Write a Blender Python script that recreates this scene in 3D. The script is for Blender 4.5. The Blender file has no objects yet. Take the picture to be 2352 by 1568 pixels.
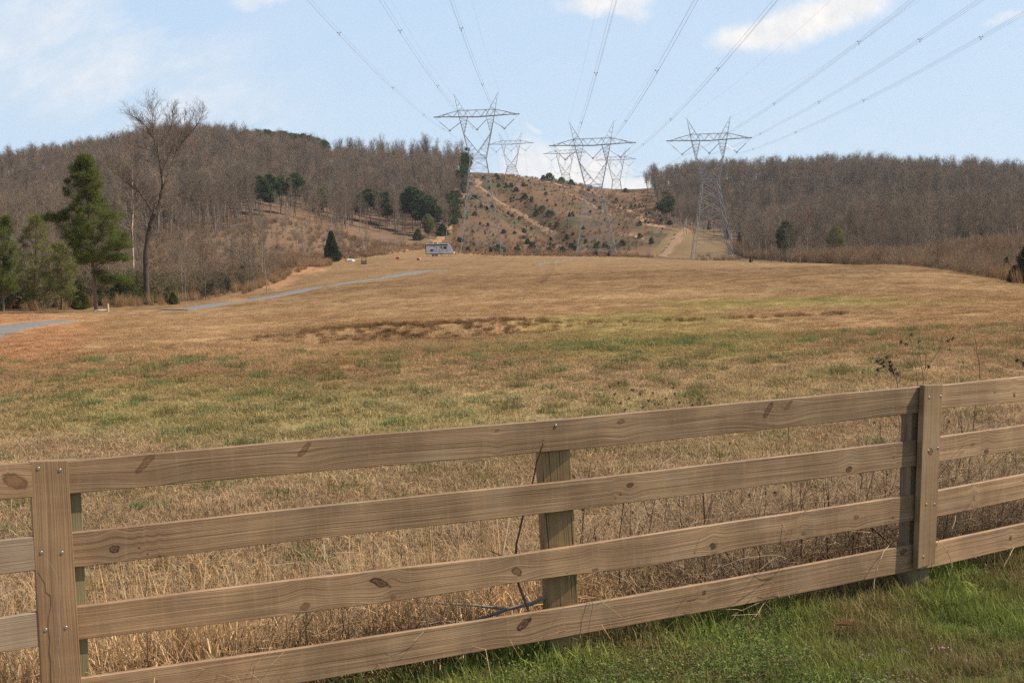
import bpy, math, random
import numpy as np
from mathutils import Vector, Matrix
random.seed(7)
RNG = np.random.default_rng(11)
R_ = math.radians
# ------------------------------------------------------------------ camera
F, CZ = 2950.0, 2.0                        # focal length in units of a 2352 px wide picture; eye height
PITCH, ROLL = math.atan(184/2950.0), R_(-2.1)
CAMROT = Matrix.Rotation(math.pi/2-PITCH, 3, 'X') @ Matrix.Rotation(ROLL, 3, 'Z')
S = bpy.context.scene
COL = S.collection
cam = bpy.data.cameras.new('camera'); camo = bpy.data.objects.new('camera', cam); COL.objects.link(camo)
camo.matrix_world = Matrix.Translation((0, 0, CZ)) @ CAMROT.to_4x4()
cam.sensor_width = 36; cam.lens = 36*F/2352; cam.clip_start = 0.1; cam.clip_end = 6000
cam.dof.use_dof = False
S.camera = camo
# ------------------------------------------------------------------ sun, sky, exposure
SUN_AZ, SUN_EL = R_(4.0), R_(48)           # azimuth measured from +X towards +Y
sd = Vector((math.cos(SUN_EL)*math.cos(SUN_AZ), math.cos(SUN_EL)*math.sin(SUN_AZ), math.sin(SUN_EL)))
sun = bpy.data.lights.new('sun', 'SUN'); suno = bpy.data.objects.new('sun', sun); COL.objects.link(suno)
suno.rotation_euler = sd.to_track_quat('Z', 'Y').to_euler(); suno.location = (60, 0, 80)
sun.energy = 5.0; sun.angle = R_(0.53); sun.color = (1, 0.89, 0.73)
S.view_settings.view_transform = 'Standard'; S.view_settings.look = 'None'
S.view_settings.gamma = 1; S.view_settings.exposure = 0.33
S.cycles.max_bounces = 5; S.cycles.transparent_max_bounces = 8; S.cycles.diffuse_bounces = 2
S.cycles.use_adaptive_sampling = True; S.cycles.adaptive_threshold = 0.008; S.cycles.use_denoising = False
S.cycles.volume_bounces = 0; S.cycles.sample_clamp_direct = 8; S.cycles.sample_clamp_indirect = 3
SKY_STRENGTH = 0.088
W = bpy.data.worlds.new('World'); S.world = W; W.use_nodes = True

class NT:
    """small helper to wire shader nodes"""
    def __init__(s, tree): s.t = tree; s.t.nodes.clear()
    def n(s, typ, **kw):
        nd = s.t.nodes.new(typ)
        for k, v in kw.items(): setattr(nd, k, v)
        return nd
    def put(s, sock, v):
        if v is None: return
        if hasattr(v, 'is_output') or isinstance(v, bpy.types.NodeSocket): s.t.links.new(v, sock)
        else: sock.default_value = v
    def m(s, op, a, b=None, c=None, clamp=False):
        nd = s.n('ShaderNodeMath', operation=op, use_clamp=clamp)
        for i, v in enumerate((a, b, c)): s.put(nd.inputs[i], v)
        return nd.outputs[0]
    def v(s, op, a, b=None, scale=None):
        nd = s.n('ShaderNodeVectorMath', operation=op)
        s.put(nd.inputs[0], a); s.put(nd.inputs[1], b)
        if scale is not None: s.put(nd.inputs['Scale'], scale)
        return nd.outputs['Value'] if op in ('LENGTH', 'DOT_PRODUCT', 'DISTANCE') else nd.outputs[0]
    def noise(s, vec, scale, detail=4, rough=.55, dist=0, col=False):
        nd = s.n('ShaderNodeTexNoise'); s.put(nd.inputs['Vector'], vec)
        nd.inputs['Scale'].default_value = scale; nd.inputs['Detail'].default_value = detail
        nd.inputs['Roughness'].default_value = rough; nd.inputs['Distortion'].default_value = dist
        return nd.outputs['Color' if col else 'Fac']
    def ramp(s, fac, *stops):
        nd = s.n('ShaderNodeValToRGB'); s.put(nd.inputs[0], fac); e = nd.color_ramp.elements
        while len(e) < len(stops): e.new(.5)
        for el, (p, c) in zip(e, stops):
            el.position = p; el.color = (c, c, c, 1) if not hasattr(c, '__len__') else (*c[:3], 1)
        return nd.outputs[0]
    def mix(s, f, a, b, blend='MIX'):
        nd = s.n('ShaderNodeMix', data_type='RGBA', blend_type=blend)
        s.put(nd.inputs[0], f)
        for i, v in ((6, a), (7, b)):
            if isinstance(v, (tuple, list)): v = (*v[:3], 1)
            s.put(nd.inputs[i], v)
        return nd.outputs[2]
    def xyz(s, vec):
        nd = s.n('ShaderNodeSeparateXYZ'); s.put(nd.inputs[0], vec); return nd.outputs
    def comb(s, x, y, z=0.0):
        nd = s.n('ShaderNodeCombineXYZ')
        for i, v in enumerate((x, y, z)): s.put(nd.inputs[i], v)
        return nd.outputs[0]

def rayv(px, py):
    return CAMROT @ Vector((px-1176, -(py-784), -F))
def at(px, py, Y):
    d = rayv(px, py); return Vector((0, 0, CZ)) + d*(Y/d.y)
_Rt = np.array(CAMROT.transposed())
def proj(P):
    P = np.asarray(P, float) - np.array([0, 0, CZ]); c = P @ _Rt.T
    return 1176+F*c[..., 0]/-c[..., 2], 784-F*c[..., 1]/-c[..., 2]

def build_world():
    q = NT(W.node_tree)
    out = q.n('ShaderNodeOutputWorld'); bg = q.n('ShaderNodeBackground')
    sky = q.n('ShaderNodeTexSky', sky_type='NISHITA', sun_disc=False)
    sky.sun_elevation = SUN_EL; sky.sun_rotation = math.pi/2-SUN_AZ
    sky.altitude = 200; sky.air_density = 1.0; sky.dust_density = 1.6; sky.ozone_density = 1.3
    tc = q.n('ShaderNodeTexCoord').outputs['Generated']
    x, y, z = q.xyz(tc)
    ys = q.m('MAXIMUM', y, 0.05)
    u, v = q.m('DIVIDE', x, ys), q.m('DIVIDE', z, ys)
    warp = q.noise(tc, 22, 6, .62, col=True)
    wx, wy, _ = q.xyz(warp)
    u2 = q.m('ADD', u, q.m('MULTIPLY', q.m('SUBTRACT', wx, .5), .05))
    v2 = q.m('ADD', v, q.m('MULTIPLY', q.m('SUBTRACT', wy, .5), .035))
    def puff(px, py, rx, ry, ang=0.0, soft=.75):
        d = rayv(px, py); cu, cv = d.x/d.y, d.z/d.y
        a = q.m('SUBTRACT', u2, cu); b = q.m('SUBTRACT', v2, cv)
        ca, sa = math.cos(ang), math.sin(ang)
        p = q.m('DIVIDE', q.m('ADD', q.m('MULTIPLY', a, ca), q.m('MULTIPLY', b, sa)), rx/F)
        r = q.m('DIVIDE', q.m('SUBTRACT', q.m('MULTIPLY', b, ca), q.m('MULTIPLY', a, sa)), ry/F)
        dd = q.m('SQRT', q.m('ADD', q.m('MULTIPLY', p, p), q.m('MULTIPLY', r, r)))
        mr = q.n('ShaderNodeMapRange', interpolation_type='SMOOTHSTEP')
        q.put(mr.inputs[0], dd); mr.inputs[1].default_value = soft*1.5; mr.inputs[2].default_value = .35
        mr.inputs[3].default_value = 0; mr.inputs[4].default_value = 1
        return mr.outputs[0]
    puffs = [(1760, 80, 120, 36, .18, .95, .85), (1870, 42, 125, 48, .25, .95, .9), (1955, 5, 110, 42, .1, .95, .85),
             (1390, 0, 120, 38, -.05, .8, .8), (1440, 25, 60, 30, -.3, .9, .6), (590, 0, 70, 22, 0, .9, .45),
             (2310, 45, 60, 14, 0, .9, .35),
             (1210, 375, 70, 60, 0, .9, .75), (1330, 400, 130, 50, 0, .9, .85), (1290, 365, 60, 26, 0, .9, .6), (1450, 415, 90, 34, 0, .9, .85),
             (1225, 295, 16, 9, 0, .9, .35)]
    m = None
    for px, py, rx, ry, an, so, st in puffs:
        k = q.m('MULTIPLY', puff(px, py, rx, ry, an, so), st)
        m = k if m is None else q.m('MAXIMUM', m, k)
    # thin high cirrus on the left, drawn out by stretched noise
    cn = q.noise(q.comb(q.m('MULTIPLY', q.m('ADD', u, v), 3.0), q.m('MULTIPLY', q.m('SUBTRACT', v, q.m('MULTIPLY', u, .45)), 11.0)), 1.6, 7, .6, .5)
    band = puff(180, 110, 520, 190, -.35, .9)
    cir = q.m('MULTIPLY', q.ramp(cn, (.36, 0.0), (.72, 1.0)), q.m('ADD', q.m('MULTIPLY', band, .62), .07))
    m = q.m('MAXIMUM', m, cir)
    veil = q.n('ShaderNodeMapRange', interpolation_type='SMOOTHSTEP'); q.put(veil.inputs[0], z)     # milky air low down, clear deep sky overhead
    veil.inputs[1].default_value = .24; veil.inputs[2].default_value = .55; veil.inputs[3].default_value = .80; veil.inputs[4].default_value = .0
    lift = q.mix(veil.outputs[0], sky.outputs[0], (5.5, 7.3, 9.5))         # bright thin veil low in the sky, faded overhead to cut ambient light
    # low white air towards the horizon
    hz = q.m('POWER', q.m('SUBTRACT', 1.0, q.m('MULTIPLY', q.m('MAXIMUM', v, 0.0), 2.6), clamp=True), 3.0)
    lift = q.mix(q.m('MULTIPLY', hz, .75), lift, (6.6, 7.9, 9.0))
    tex = q.noise(tc, 60, 5, .6)
    ccol = q.mix(q.ramp(tex, (.35, 0.0), (.65, 1.0)), (8.3, 8.1, 8.1), (10.2, 9.6, 8.9))
    fin = q.mix(m, lift, ccol)
    q.put(bg.inputs[0], fin); bg.inputs[1].default_value = SKY_STRENGTH
    q.t.links.new(bg.outputs[0], out.inputs[0])
build_world()

# ------------------------------------------------------------------ scene helpers
def link(o, parent=None):
    COL.objects.link(o)
    if parent is not None: o.parent = parent
    return o
def tag(o, label=None, cat=None, group=None, kind=None):
    if label: o['label'] = label
    if cat: o['category'] = cat
    if group: o['group'] = group
    if kind: o['kind'] = kind
    return o
def empty(name, loc=(0, 0, 0), rz=0.0):
    o = bpy.data.objects.new(name, None); o.location = loc; o.rotation_euler = (0, 0, rz)
    o.empty_display_size = .3
    return link(o)
def raw_mesh(name, V, Q, mats=(), mi=None, smooth=False):
    """V (n,3) floats, Q (m,k) ints with k = 3 or 4"""
    V = np.asarray(V, np.float32); Q = np.asarray(Q, np.int32)
    me = bpy.data.meshes.new(name)
    k = Q.shape[1]
    me.vertices.add(len(V)); me.vertices.foreach_set('co', V.ravel())
    me.loops.add(Q.size); me.loops.foreach_set('vertex_index', Q.ravel())
    me.polygons.add(len(Q)); me.polygons.foreach_set('loop_start', np.arange(0, Q.size, k, dtype=np.int32))
    me.polygons.foreach_set('loop_total', np.full(len(Q), k, np.int32))
    if smooth: me.polygons.foreach_set('use_smooth', np.ones(len(Q), bool))
    for m_ in mats: me.materials.append(m_)
    if mi is not None: me.polygons.foreach_set('material_index', np.asarray(mi, np.int32))
    me.update(calc_edges=True)
    return me
def vcol(me, name, C):
    a = me.attributes.new(name, 'FLOAT_COLOR', 'POINT')
    C = np.asarray(C, np.float32)
    if C.shape[1] == 3: C = np.hstack([C, np.ones((len(C), 1), np.float32)])
    a.data.foreach_set('color', C.ravel())

class MB:
    """collects solid shapes into one mesh"""
    def __init__(s): s.v = []; s.f = []; s.mi = []
    def add(s, vs, fs, mi=0):
        b = len(s.v); s.v += [tuple(p) for p in vs]
        for f in fs: s.f.append(tuple(b+i for i in f)); s.mi.append(mi)
    def box(s, c, d, M=None, mi=0):
        x, y, z = d[0]/2, d[1]/2, d[2]/2
        vs = [Vector((c[0]+a*x, c[1]+b*y, c[2]+e*z)) for a, b, e in
              ((-1,-1,-1),(1,-1,-1),(1,1,-1),(-1,1,-1),(-1,-1,1),(1,-1,1),(1,1,1),(-1,1,1))]
        if M is not None: vs = [M @ p for p in vs]
        s.add(vs, ((0,3,2,1),(4,5,6,7),(0,1,5,4),(1,2,6,5),(2,3,7,6),(3,0,4,7)), mi); return s
    def bar(s, p0, p1, r0, r1=None, n=6, mi=0, cap=True):
        p0, p1 = Vector(p0), Vector(p1); r1 = r0 if r1 is None else r1
        d = (p1-p0); 
        if d.length < 1e-6: return s
        d.normalize(); a = d.orthogonal().normalized(); b = d.cross(a)
        vs = []
        for p, r in ((p0, r0), (p1, r1)):
            for i in range(n):
                t = 2*math.pi*i/n; vs.append(p+(a*math.cos(t)+b*math.sin(t))*r)
        fs = [(i, (i+1) % n, n+(i+1) % n, n+i) for i in range(n)]
        if cap: fs += [tuple(range(n))[::-1], tuple(range(n, 2*n))]
        s.add(vs, fs, mi); return s
    def path(s, pts, r0, r1, n=5, mi=0):
        for i in range(len(pts)-1):
            t0, t1 = i/(len(pts)-1), (i+1)/(len(pts)-1)
            s.bar(pts[i], pts[i+1], r0+(r1-r0)*t0, r0+(r1-r0)*t1, n, mi)
        return s
    def lathe(s, prof, c=(0, 0, 0), n=16, M=None, mi=0):
        vs = []
        for r, z in prof:
            for i in range(n):
                t = 2*math.pi*i/n; p = Vector((c[0]+r*math.cos(t), c[1]+r*math.sin(t), c[2]+z)); vs.append(M @ p if M else p)
        fs = []
        for k in range(len(prof)-1):
            for i in range(n): fs.append((k*n+i, k*n+(i+1) % n, (k+1)*n+(i+1) % n, (k+1)*n+i))
        fs += [tuple(range(n))[::-1], tuple(range((len(prof)-1)*n, len(prof)*n))]
        s.add(vs, fs, mi); return s
    def mesh(s, name, mats, smooth=False):
        me = bpy.data.meshes.new(name); me.from_pydata(s.v, [], s.f)
        for m_ in (mats if isinstance(mats, (list, tuple)) else [mats]): me.materials.append(m_)
        me.polygons.foreach_set('material_index', s.mi)
        if smooth: me.polygons.foreach_set('use_smooth', [True]*len(s.f))
        me.update(); return me
    def build(s, name, mats, parent=None, smooth=False, bevel=0):
        o = link(bpy.data.objects.new(name, s.mesh(name, mats, smooth)), parent)
        if bevel:
            b = o.modifiers.new('bevel', 'BEVEL'); b.width = bevel; b.segments = 2; b.limit_method = 'ANGLE'
        return o

# ------------------------------------------------------------------ noise on arrays
def _h(ix, iy, seed):
    n = (ix.astype(np.int64)*374761393 + iy.astype(np.int64)*668265263 + seed*1442695041) & 0xffffffff
    n = ((n ^ (n >> 13))*1274126177) & 0xffffffff
    return ((n ^ (n >> 16)) & 0xffffff)/float(0xffffff)
def vnoise(x, y, seed=0):
    ix, iy = np.floor(x), np.floor(y); fx, fy = x-ix, y-iy
    fx = fx*fx*(3-2*fx); fy = fy*fy*(3-2*fy)
    a, b = _h(ix, iy, seed), _h(ix+1, iy, seed); c, d = _h(ix, iy+1, seed), _h(ix+1, iy+1, seed)
    return (a*(1-fx)+b*fx)*(1-fy)+(c*(1-fx)+d*fx)*fy
def fbm(x, y, lam, octv=4, seed=0, gain=.55):
    t = 0; a = 1; s = 0
    for k in range(octv):
        t = t+a*vnoise(x/lam+17.3*k, y/lam-9.1*k, seed+k); s += a; a *= gain; lam *= .5
    return t/s
def sst(e0, e1, x):
    t = np.clip((x-e0)/(e1-e0), 0, 1); return t*t*(3-2*t)

# ------------------------------------------------------------------ terrain: height by bearing and distance
def _zc(px, Y, py): return at(px, py, Y)
COLS = {  # picture column: (distance, row seen there); rows are how far the ground stands below or above the eye line
 -300: [(25, 892), (45, 805), (70, 758), (105, 722), (150, 700), (260, 630), (400, 540), (640, 440)],
 0:    [(25, 880), (45, 798), (66, 750), (105, 717), (140, 700), (260, 625), (400, 525), (650, 412)],
 200:  [(25, 872), (45, 795), (70, 742), (110, 712), (150, 700), (260, 620), (380, 532), (680, 383)],
 340:  [(25, 866), (45, 790), (75, 733), (124, 699), (160, 692), (240, 622), (330, 546), (700, 382)],
 450:  [(25, 862), (45, 790), (75, 733), (130, 694), (165, 690), (240, 612), (330, 544), (705, 379)],
 560:  [(25, 856), (45, 788), (75, 728), (120, 690), (170, 666), (195, 668), (240, 612), (330, 543), (400, 506), (715, 374)],
 700:  [(25, 850), (45, 785), (75, 720), (120, 676), (200, 636), (262, 608), (285, 615), (330, 570), (430, 498), (720, 384)],
 850:  [(25, 840), (45, 780), (75, 712), (120, 664), (200, 624), (320, 592), (350, 586), (440, 543), (730, 387)],
 1000: [(25, 830), (45, 775), (75, 706), (120, 655), (200, 618), (340, 590), (400, 572), (440, 552), (725, 392)],
 1080: [(25, 826), (45, 771), (75, 702), (120, 651), (200, 614), (340, 590), (400, 582), (450, 543), (700, 399)],
 1176: [(25, 820), (45, 767), (75, 698), (120, 646), (200, 611), (340, 590), (400, 586), (440, 568), (700, 403)],
 1300: [(25, 816), (45, 763), (75, 694), (120, 643), (200, 611), (340, 592), (400, 588), (440, 572), (550, 497), (700, 418)],
 1400: [(25, 813), (45, 760), (75, 690), (120, 640), (200, 610), (340, 594), (400, 590), (440, 572), (550, 500), (690, 437)],
 1490: [(25, 810), (45, 757), (75, 688), (120, 636), (200, 609), (340, 596), (410, 592), (460, 552), (520, 497), (560, 498), (700, 434)],
 1600: [(25, 806), (45, 753), (75, 684), (120, 632), (200, 607), (340, 601), (409, 600), (450, 570), (515, 526), (545, 529), (720, 412)],
 1700: [(25, 802), (45, 749), (75, 680), (120, 628), (200, 606), (300, 602), (409, 598), (450, 586), (500, 556), (720, 412)],
 1900: [(25, 796), (45, 740), (75, 670), (120, 622), (180, 603), (215, 615), (330, 592), (400, 560), (700, 415)],
 2100: [(25, 790), (45, 733), (75, 664), (110, 620), (150, 604), (180, 620), (290, 592), (400, 545), (680, 420)],
 2250: [(25, 786), (45, 728), (75, 662), (118, 631), (140, 650), (200, 590), (262, 566), (290, 572), (400, 530), (660, 424)],
 2352: [(25, 784), (45, 725), (75, 670), (98, 652), (120, 680), (190, 590), (255, 562), (285, 569), (400, 520), (650, 433)],
 2700: [(25, 775), (45, 720), (75, 665), (95, 655), (115, 680), (190, 580), (255, 555), (400, 510), (640, 440)],
}
LR = np.linspace(math.log(1.0), math.log(4000.0), 1200)
TH = np.linspace(R_(-40), R_(40), 1601)
def _table():
    ths, rows = [], []
    for px, pts in COLS.items():
        r = [1, 9, 14]; z = [0, 0, -.06]; th = None
        for Y, py in pts:
            p = at(px, py, Y); r.append(math.hypot(p.x, p.y)); z.append(p.z); th = math.atan2(p.x, p.y)
        rl, zl = r[-1], z[-1]
        r += [rl+25, rl+120, rl+400, 4000]; z += [zl+0.5, zl-14, zl-55, zl-60]
        # monotone-ish cubic through the points, in distance
        r, z = np.array(r), np.array(z); lr = np.log(r)
        h = np.diff(lr); d = np.diff(z)/h; m = np.zeros(len(z))
        for i in range(1, len(z)-1):
            if d[i-1]*d[i] > 0:
                w1, w2 = 2*h[i]+h[i-1], h[i]+2*h[i-1]; m[i] = (w1+w2)/(w1/d[i-1]+w2/d[i])
        m[-1] = d[-1]
        k = np.clip(np.searchsorted(lr, LR)-1, 0, len(h)-1); t = (LR-lr[k])/h[k]
        zz = (2*t**3-3*t**2+1)*z[k]+(t**3-2*t**2+t)*h[k]*m[k]+(-2*t**3+3*t**2)*z[k+1]+(t**3-t**2)*h[k]*m[k+1]
        ths.append(th); rows.append(zz)
    rows = np.array(rows); ths = np.array(ths); T = np.empty((len(TH), len(LR)))
    for j in range(len(LR)): T[:, j] = np.interp(TH, ths, rows[:, j])
    for ax, sg in ((0, 22), (1, 3)):
        g = np.exp(-.5*(np.arange(-3*sg, 3*sg+1)/sg)**2); g /= g.sum()
        pad = [(0, 0), (0, 0)]; pad[ax] = (3*sg, 3*sg)
        T = np.apply_along_axis(lambda a: np.convolve(a, g, 'valid'), ax, np.pad(T, pad, mode='edge'))
    return T
TAB = _table()
def _look(th, lr):
    a = np.clip((th-TH[0])/(TH[1]-TH[0]), 0, len(TH)-1.001); b = np.clip((lr-LR[0])/(LR[1]-LR[0]), 0, len(LR)-1.001)
    i, j = a.astype(int), b.astype(int); fa, fb = a-i, b-j
    return (TAB[i, j]*(1-fb)+TAB[i, j+1]*fb)*(1-fa)+(TAB[i+1, j]*(1-fb)+TAB[i+1, j+1]*fb)*fa
DRAWS = []          # shallow valleys cut into the hill: (p0, p1, width, depth)
def height(x, y):
    x, y = np.asarray(x, float), np.asarray(y, float)
    r = np.hypot(x, y)+1e-6; th = np.arctan2(x, y)
    z = _look(th, np.log(r))
    e = sst(10, 40, r)*.16
    z = z+e*(fbm(x, y*1.6, 9, 3, 3)-.5)*1.3+sst(60, 160, r)*(fbm(x*.8, y, 26, 3, 5)-.5)*.9
    z = z+sst(8, 12, r)*(fbm(x, y, .8, 2, 8)-.5)*.05
    hs = sst(420, 480, r)*(1-sst(640, 700, r))
    z = z+hs*(fbm(x, y*.5, 40, 4, 21)-.5)*5
    # low cut bank across the field
    bx = np.exp(-((x+3.5)/5.5)**4); yb = 47+.10*(x+3)+1.4*(fbm(x, 0*y, 3, 2, 31)-.5)
    z = z+bx*(.34*sst(-.5, .9, y-yb)*(1-sst(6, 16, y-yb))-.22*np.exp(-((y-yb+1.6)/1.6)**2))
    for (x0, y0), (x1, y1), w, d in DRAWS:
        dx, dy = x1-x0, y1-y0; L = math.hypot(dx, dy)
        t = ((x-x0)*dx+(y-y0)*dy)/L**2; s_ = ((x-x0)*dy-(y-y0)*dx)/L
        s_ = s_+5*(fbm(x, y, 25, 2, 77)-.5)
        z = z-d*np.exp(-(s_/w)**2)*sst(-.15, .2, t)*(1-sst(.8, 1.15, t))
    return z
_ys = np.concatenate([np.arange(5, 60, .5), np.arange(60, 1000, 1.5)])
def hit(px, py, ymin=5.0, ymax=1000.0):
    """where the sight line through a picture point meets the ground beyond ymin"""
    d = rayv(px, py); Y = _ys[(_ys >= ymin) & (_ys <= ymax)]
    zz = CZ+d.z/d.y*Y; g = height(Y*d.x/d.y, Y)
    k = np.nonzero(zz <= g)[0]
    Yh = Y[k[0]] if len(k) else Y[np.argmin(zz-g)]
    return Vector((Yh*d.x/d.y, Yh, float(height(Yh*d.x/d.y, Yh))))
_a, _b = hit(1148, 428, 450), hit(1300, 548, 410)
DRAWS.append(((_a.x, _a.y), (_b.x, _b.y), 11, 6.5))
_a, _b = hit(1330, 432, 450), hit(1500, 500, 410)
DRAWS.append(((_a.x+6, _a.y), (_b.x, _b.y), 8, 3))

# ------------------------------------------------------------------ ground colour (turf, soil, litter, with some shade painted in), shared by ground and tufts
def gs(px, py, cx, cy, rx, ry): return np.exp(-(((px-cx)/rx)**2+((py-cy)/ry)**2))
def inpoly(px, py, poly):
    c = np.zeros(np.shape(px), bool); n = len(poly)
    for i in range(n):
        (x0, y0), (x1, y1) = poly[i], poly[(i+1) % n]
        k = ((y0 > py) != (y1 > py)) & (px < (x1-x0)*(py-y0)/((y1-y0) or 1e-9)+x0); c ^= k
    return c
HILL = [(1076, 385), (1300, 400), (1500, 425), (1548, 515), (1500, 560), (1330, 588), (1060, 588), (985, 572), (1040, 500)]
def ground_color(x, y, z):
    P = np.stack([x, y, z], -1); yy = np.maximum(y, 1.0); P[..., 1] = yy
    px, py = proj(P); r = np.hypot(x, y)
    n1 = fbm(x, y, 6.0, 4, 40); n2 = fbm(x, y*1.5, 1.3, 4, 50); n3 = fbm(x, y, .32, 3, 60); nb = fbm(x*.6, y, 30, 3, 70)
    tan = np.array([.365, .240, .128]); brn = np.array([.25, .147, .068]); pale = np.array([.42, .285, .135])
    grn = np.array([.175, .18, .048]); ora = np.array([.40, .215, .105]); lit = np.array([.165, .105, .065])
    olive = np.array([.29, .24, .085])
    f = lambda a: np.clip(a, 0, 1)[..., None]
    c = np.broadcast_to(tan, x.shape+(3,)).copy()
    c = c+(brn-c)*f((n1-.47)*1.4+.24+.45*gs(px, py, 1300, 640, 1500, 50))
    c = c+(pale-c)*f((n2-.52)*3.5)*.75
    c = c*(0.72+.56*n3)[..., None]
    # greening: patches, stronger in some parts of the field
    w = (.30*gs(px, py, 300, 960, 900, 90)+.26*gs(px, py, 1000, 940, 900, 90)+.50*gs(px, py, 1480, 775, 420, 55)
         + .55*gs(px, py, 1800, 695, 420, 18)+.35*gs(px, py, 1450, 735, 300, 16)+.24*gs(px, py, 1900, 860, 600, 80)+.26*gs(px, py, 1200, 1100, 1600, 150)
         + .18*gs(px, py, 1200, 600, 200, 14)+.30*gs(px, py, 560, 700, 90, 9))
    gm = sst(.60, .78, n2*.62+n1*.2+nb*.1+w*.28)
    gm = gm*(1-sst(420, 470, r))
    gl = (olive-c)*f(sst(.2, .55, w+n1*.3-.15))*.65
    c = c+gl*(1-sst(300, 420, r))[..., None]
    c = c+(grn*(0.8+.5*n3)[..., None]-c)*f(gm)*.7
    c = c*(1-.27*sst(55, 130, r))[..., None]*np.array([1.0, .965, .92])  # far ground darkened to stand in for the turf's self-shadow
    nr = (1-sst(12, 34, r))[..., None]; c = c*(1+nr*np.array([.02, .12, .26]))
    # orange clay
    so = gs(px, py, 20, 790, 160, 48)*1.15+gs(px, py, 100, 760, 120, 18)*.9+gs(px, py, 600, 645, 75, 20)*1.1+gs(px, py, 690, 618, 60, 10)*.8+gs(px, py, 100, 728, 240, 8)*.5+gs(px, py, 540, 690, 120, 9)*.5
    so = so*1.35*(r > 26)*(r < 250)
    c = c+(ora*(0.75+.5*n3)[..., None]-c)*f(sst(.35, .75, so+(n2-.5)*1.1))*.9
    # dark trodden grass under the cut bank
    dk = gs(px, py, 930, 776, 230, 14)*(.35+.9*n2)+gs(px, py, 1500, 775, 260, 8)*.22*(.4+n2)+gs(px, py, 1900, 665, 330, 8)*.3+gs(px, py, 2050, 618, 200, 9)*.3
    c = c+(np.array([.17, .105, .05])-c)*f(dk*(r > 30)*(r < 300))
    # corridor hill and rough ground
    far = sst(395, 430, r)
    hc = np.array([.14, .085, .048])*(0.7+.6*fbm(x, y, 5, 4, 90))[..., None]
    hc = hc+(np.array([.24, .14, .078])-hc)*f((fbm(x, y*.4, 22, 4, 95)-.52)*4)
    hc = hc+(np.array([.07, .062, .03])-hc)*f((fbm(x, y, 14, 4, 98)-.52)*5)
    c = c+(hc-c)*f(far)
    gul = sst(8, -6, py-np.interp(px, [-300, 0, 340, 450, 560, 640, 700, 760, 1000], [725, 714, 698, 690, 664, 636, 607, 596, 560]))*(px < 1000)*(r > 95)
    lc = lit*(0.65+.7*fbm(x, y, 4, 4, 110))[..., None]
    lc = lc+(np.array([.21, .12, .065])-lc)*f((fbm(x, y*.7, 30, 3, 120)-.48)*3)*f(gs(px, py, 560, 555, 260, 40)+gs(px, py, 690, 540, 50, 50))*1.0
    c = c+(lc-c)*f(gul)
    wr = ((px > 1690) & (py < 600) & (r > 225)) | ((r > 480) & (px > 1500)) | ((px >= 2080) & (r > 130))
    lr2 = lit*np.array([.9, .92, 1.0])*(0.65+.7*fbm(x, y, 4, 4, 111))[..., None]
    mound = gs(px, py, 2260, 578, 170, 18)*(r > 150)*(r < 270)
    lr2 = lr2+(np.array([.36, .22, .12])-lr2)*f(mound*1.2)
    c = c+(lr2-c)*f(wr.astype(float)*sst(.0, 1, (r-200)/60))
    # mown strip under the right-hand line
    st = inpoly(px, py, [(1548, 522), (1622, 522), (1790, 600), (1480, 600)])*(r > 330)
    sc = np.array([.175, .115, .06])*(0.75+.5*fbm(x, y*.5, 4, 4, 130))[..., None]
    sc = sc+(np.array([.155, .12, .055])-sc)*f((fbm(x, y, 10, 3, 131)-.48)*3)
    c = c+(sc-c)*f(st.astype(float))
    # mown verge of green grass on this side of the fence
    fy = 6.05+.505*x
    ver = sst(.25, -.15, y-fy+.3*(fbm(x, y, .7, 2, 140)-.5))*sst(-1.2, -.2, x+.25)
    vc = np.array([.085, .12, .03])*(0.6+.8*n3)[..., None]
    vc = vc+(np.array([.17, .11, .06])-vc)*f((fbm(x, y, .5, 3, 141)-.56)*5)
    c = c+(vc-c)*f(ver)
    straw_shade = np.exp(-((y-fy-1.1)/1.2)**2)*(y > fy-.5)
    c = c+(np.array([.13, .085, .048])*(0.6+.8*n3)[..., None]-c)*f(straw_shade*.8)  # dark ground colour paints the shade in gaps under the straw
    return np.clip(c, .01, .9)

# ------------------------------------------------------------------ materials
def mat(name):
    m = bpy.data.materials.new(name); m.use_nodes = True; q = NT(m.node_tree)
    out = q.n('ShaderNodeOutputMaterial'); b = q.n('ShaderNodeBsdfPrincipled')
    q.t.links.new(b.outputs[0], out.inputs[0]); b.inputs['Roughness'].default_value = .85
    b.inputs['Specular IOR Level'].default_value = .25
    return m, q, b
def plain(name, c, rough=.6, metal=0.0, var=.25, scale=8.0, spec=.4, bump=0.0):
    m, q, b = mat(name)
    tc = q.n('ShaderNodeTexCoord').outputs['Object']
    n = q.noise(tc, scale, 4, .6)
    q.put(b.inputs['Base Color'], q.mix(n, tuple(v*(1-var) for v in c), tuple(min(1, v*(1+var)) for v in c)))
    b.inputs['Roughness'].default_value = rough; b.inputs['Metallic'].default_value = metal
    b.inputs['Specular IOR Level'].default_value = spec
    if bump:
        bp = q.n('ShaderNodeBump'); bp.inputs['Strength'].default_value = bump; q.put(bp.inputs['Height'], n)
        q.put(b.inputs['Normal'], bp.outputs[0])
    return m
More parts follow.
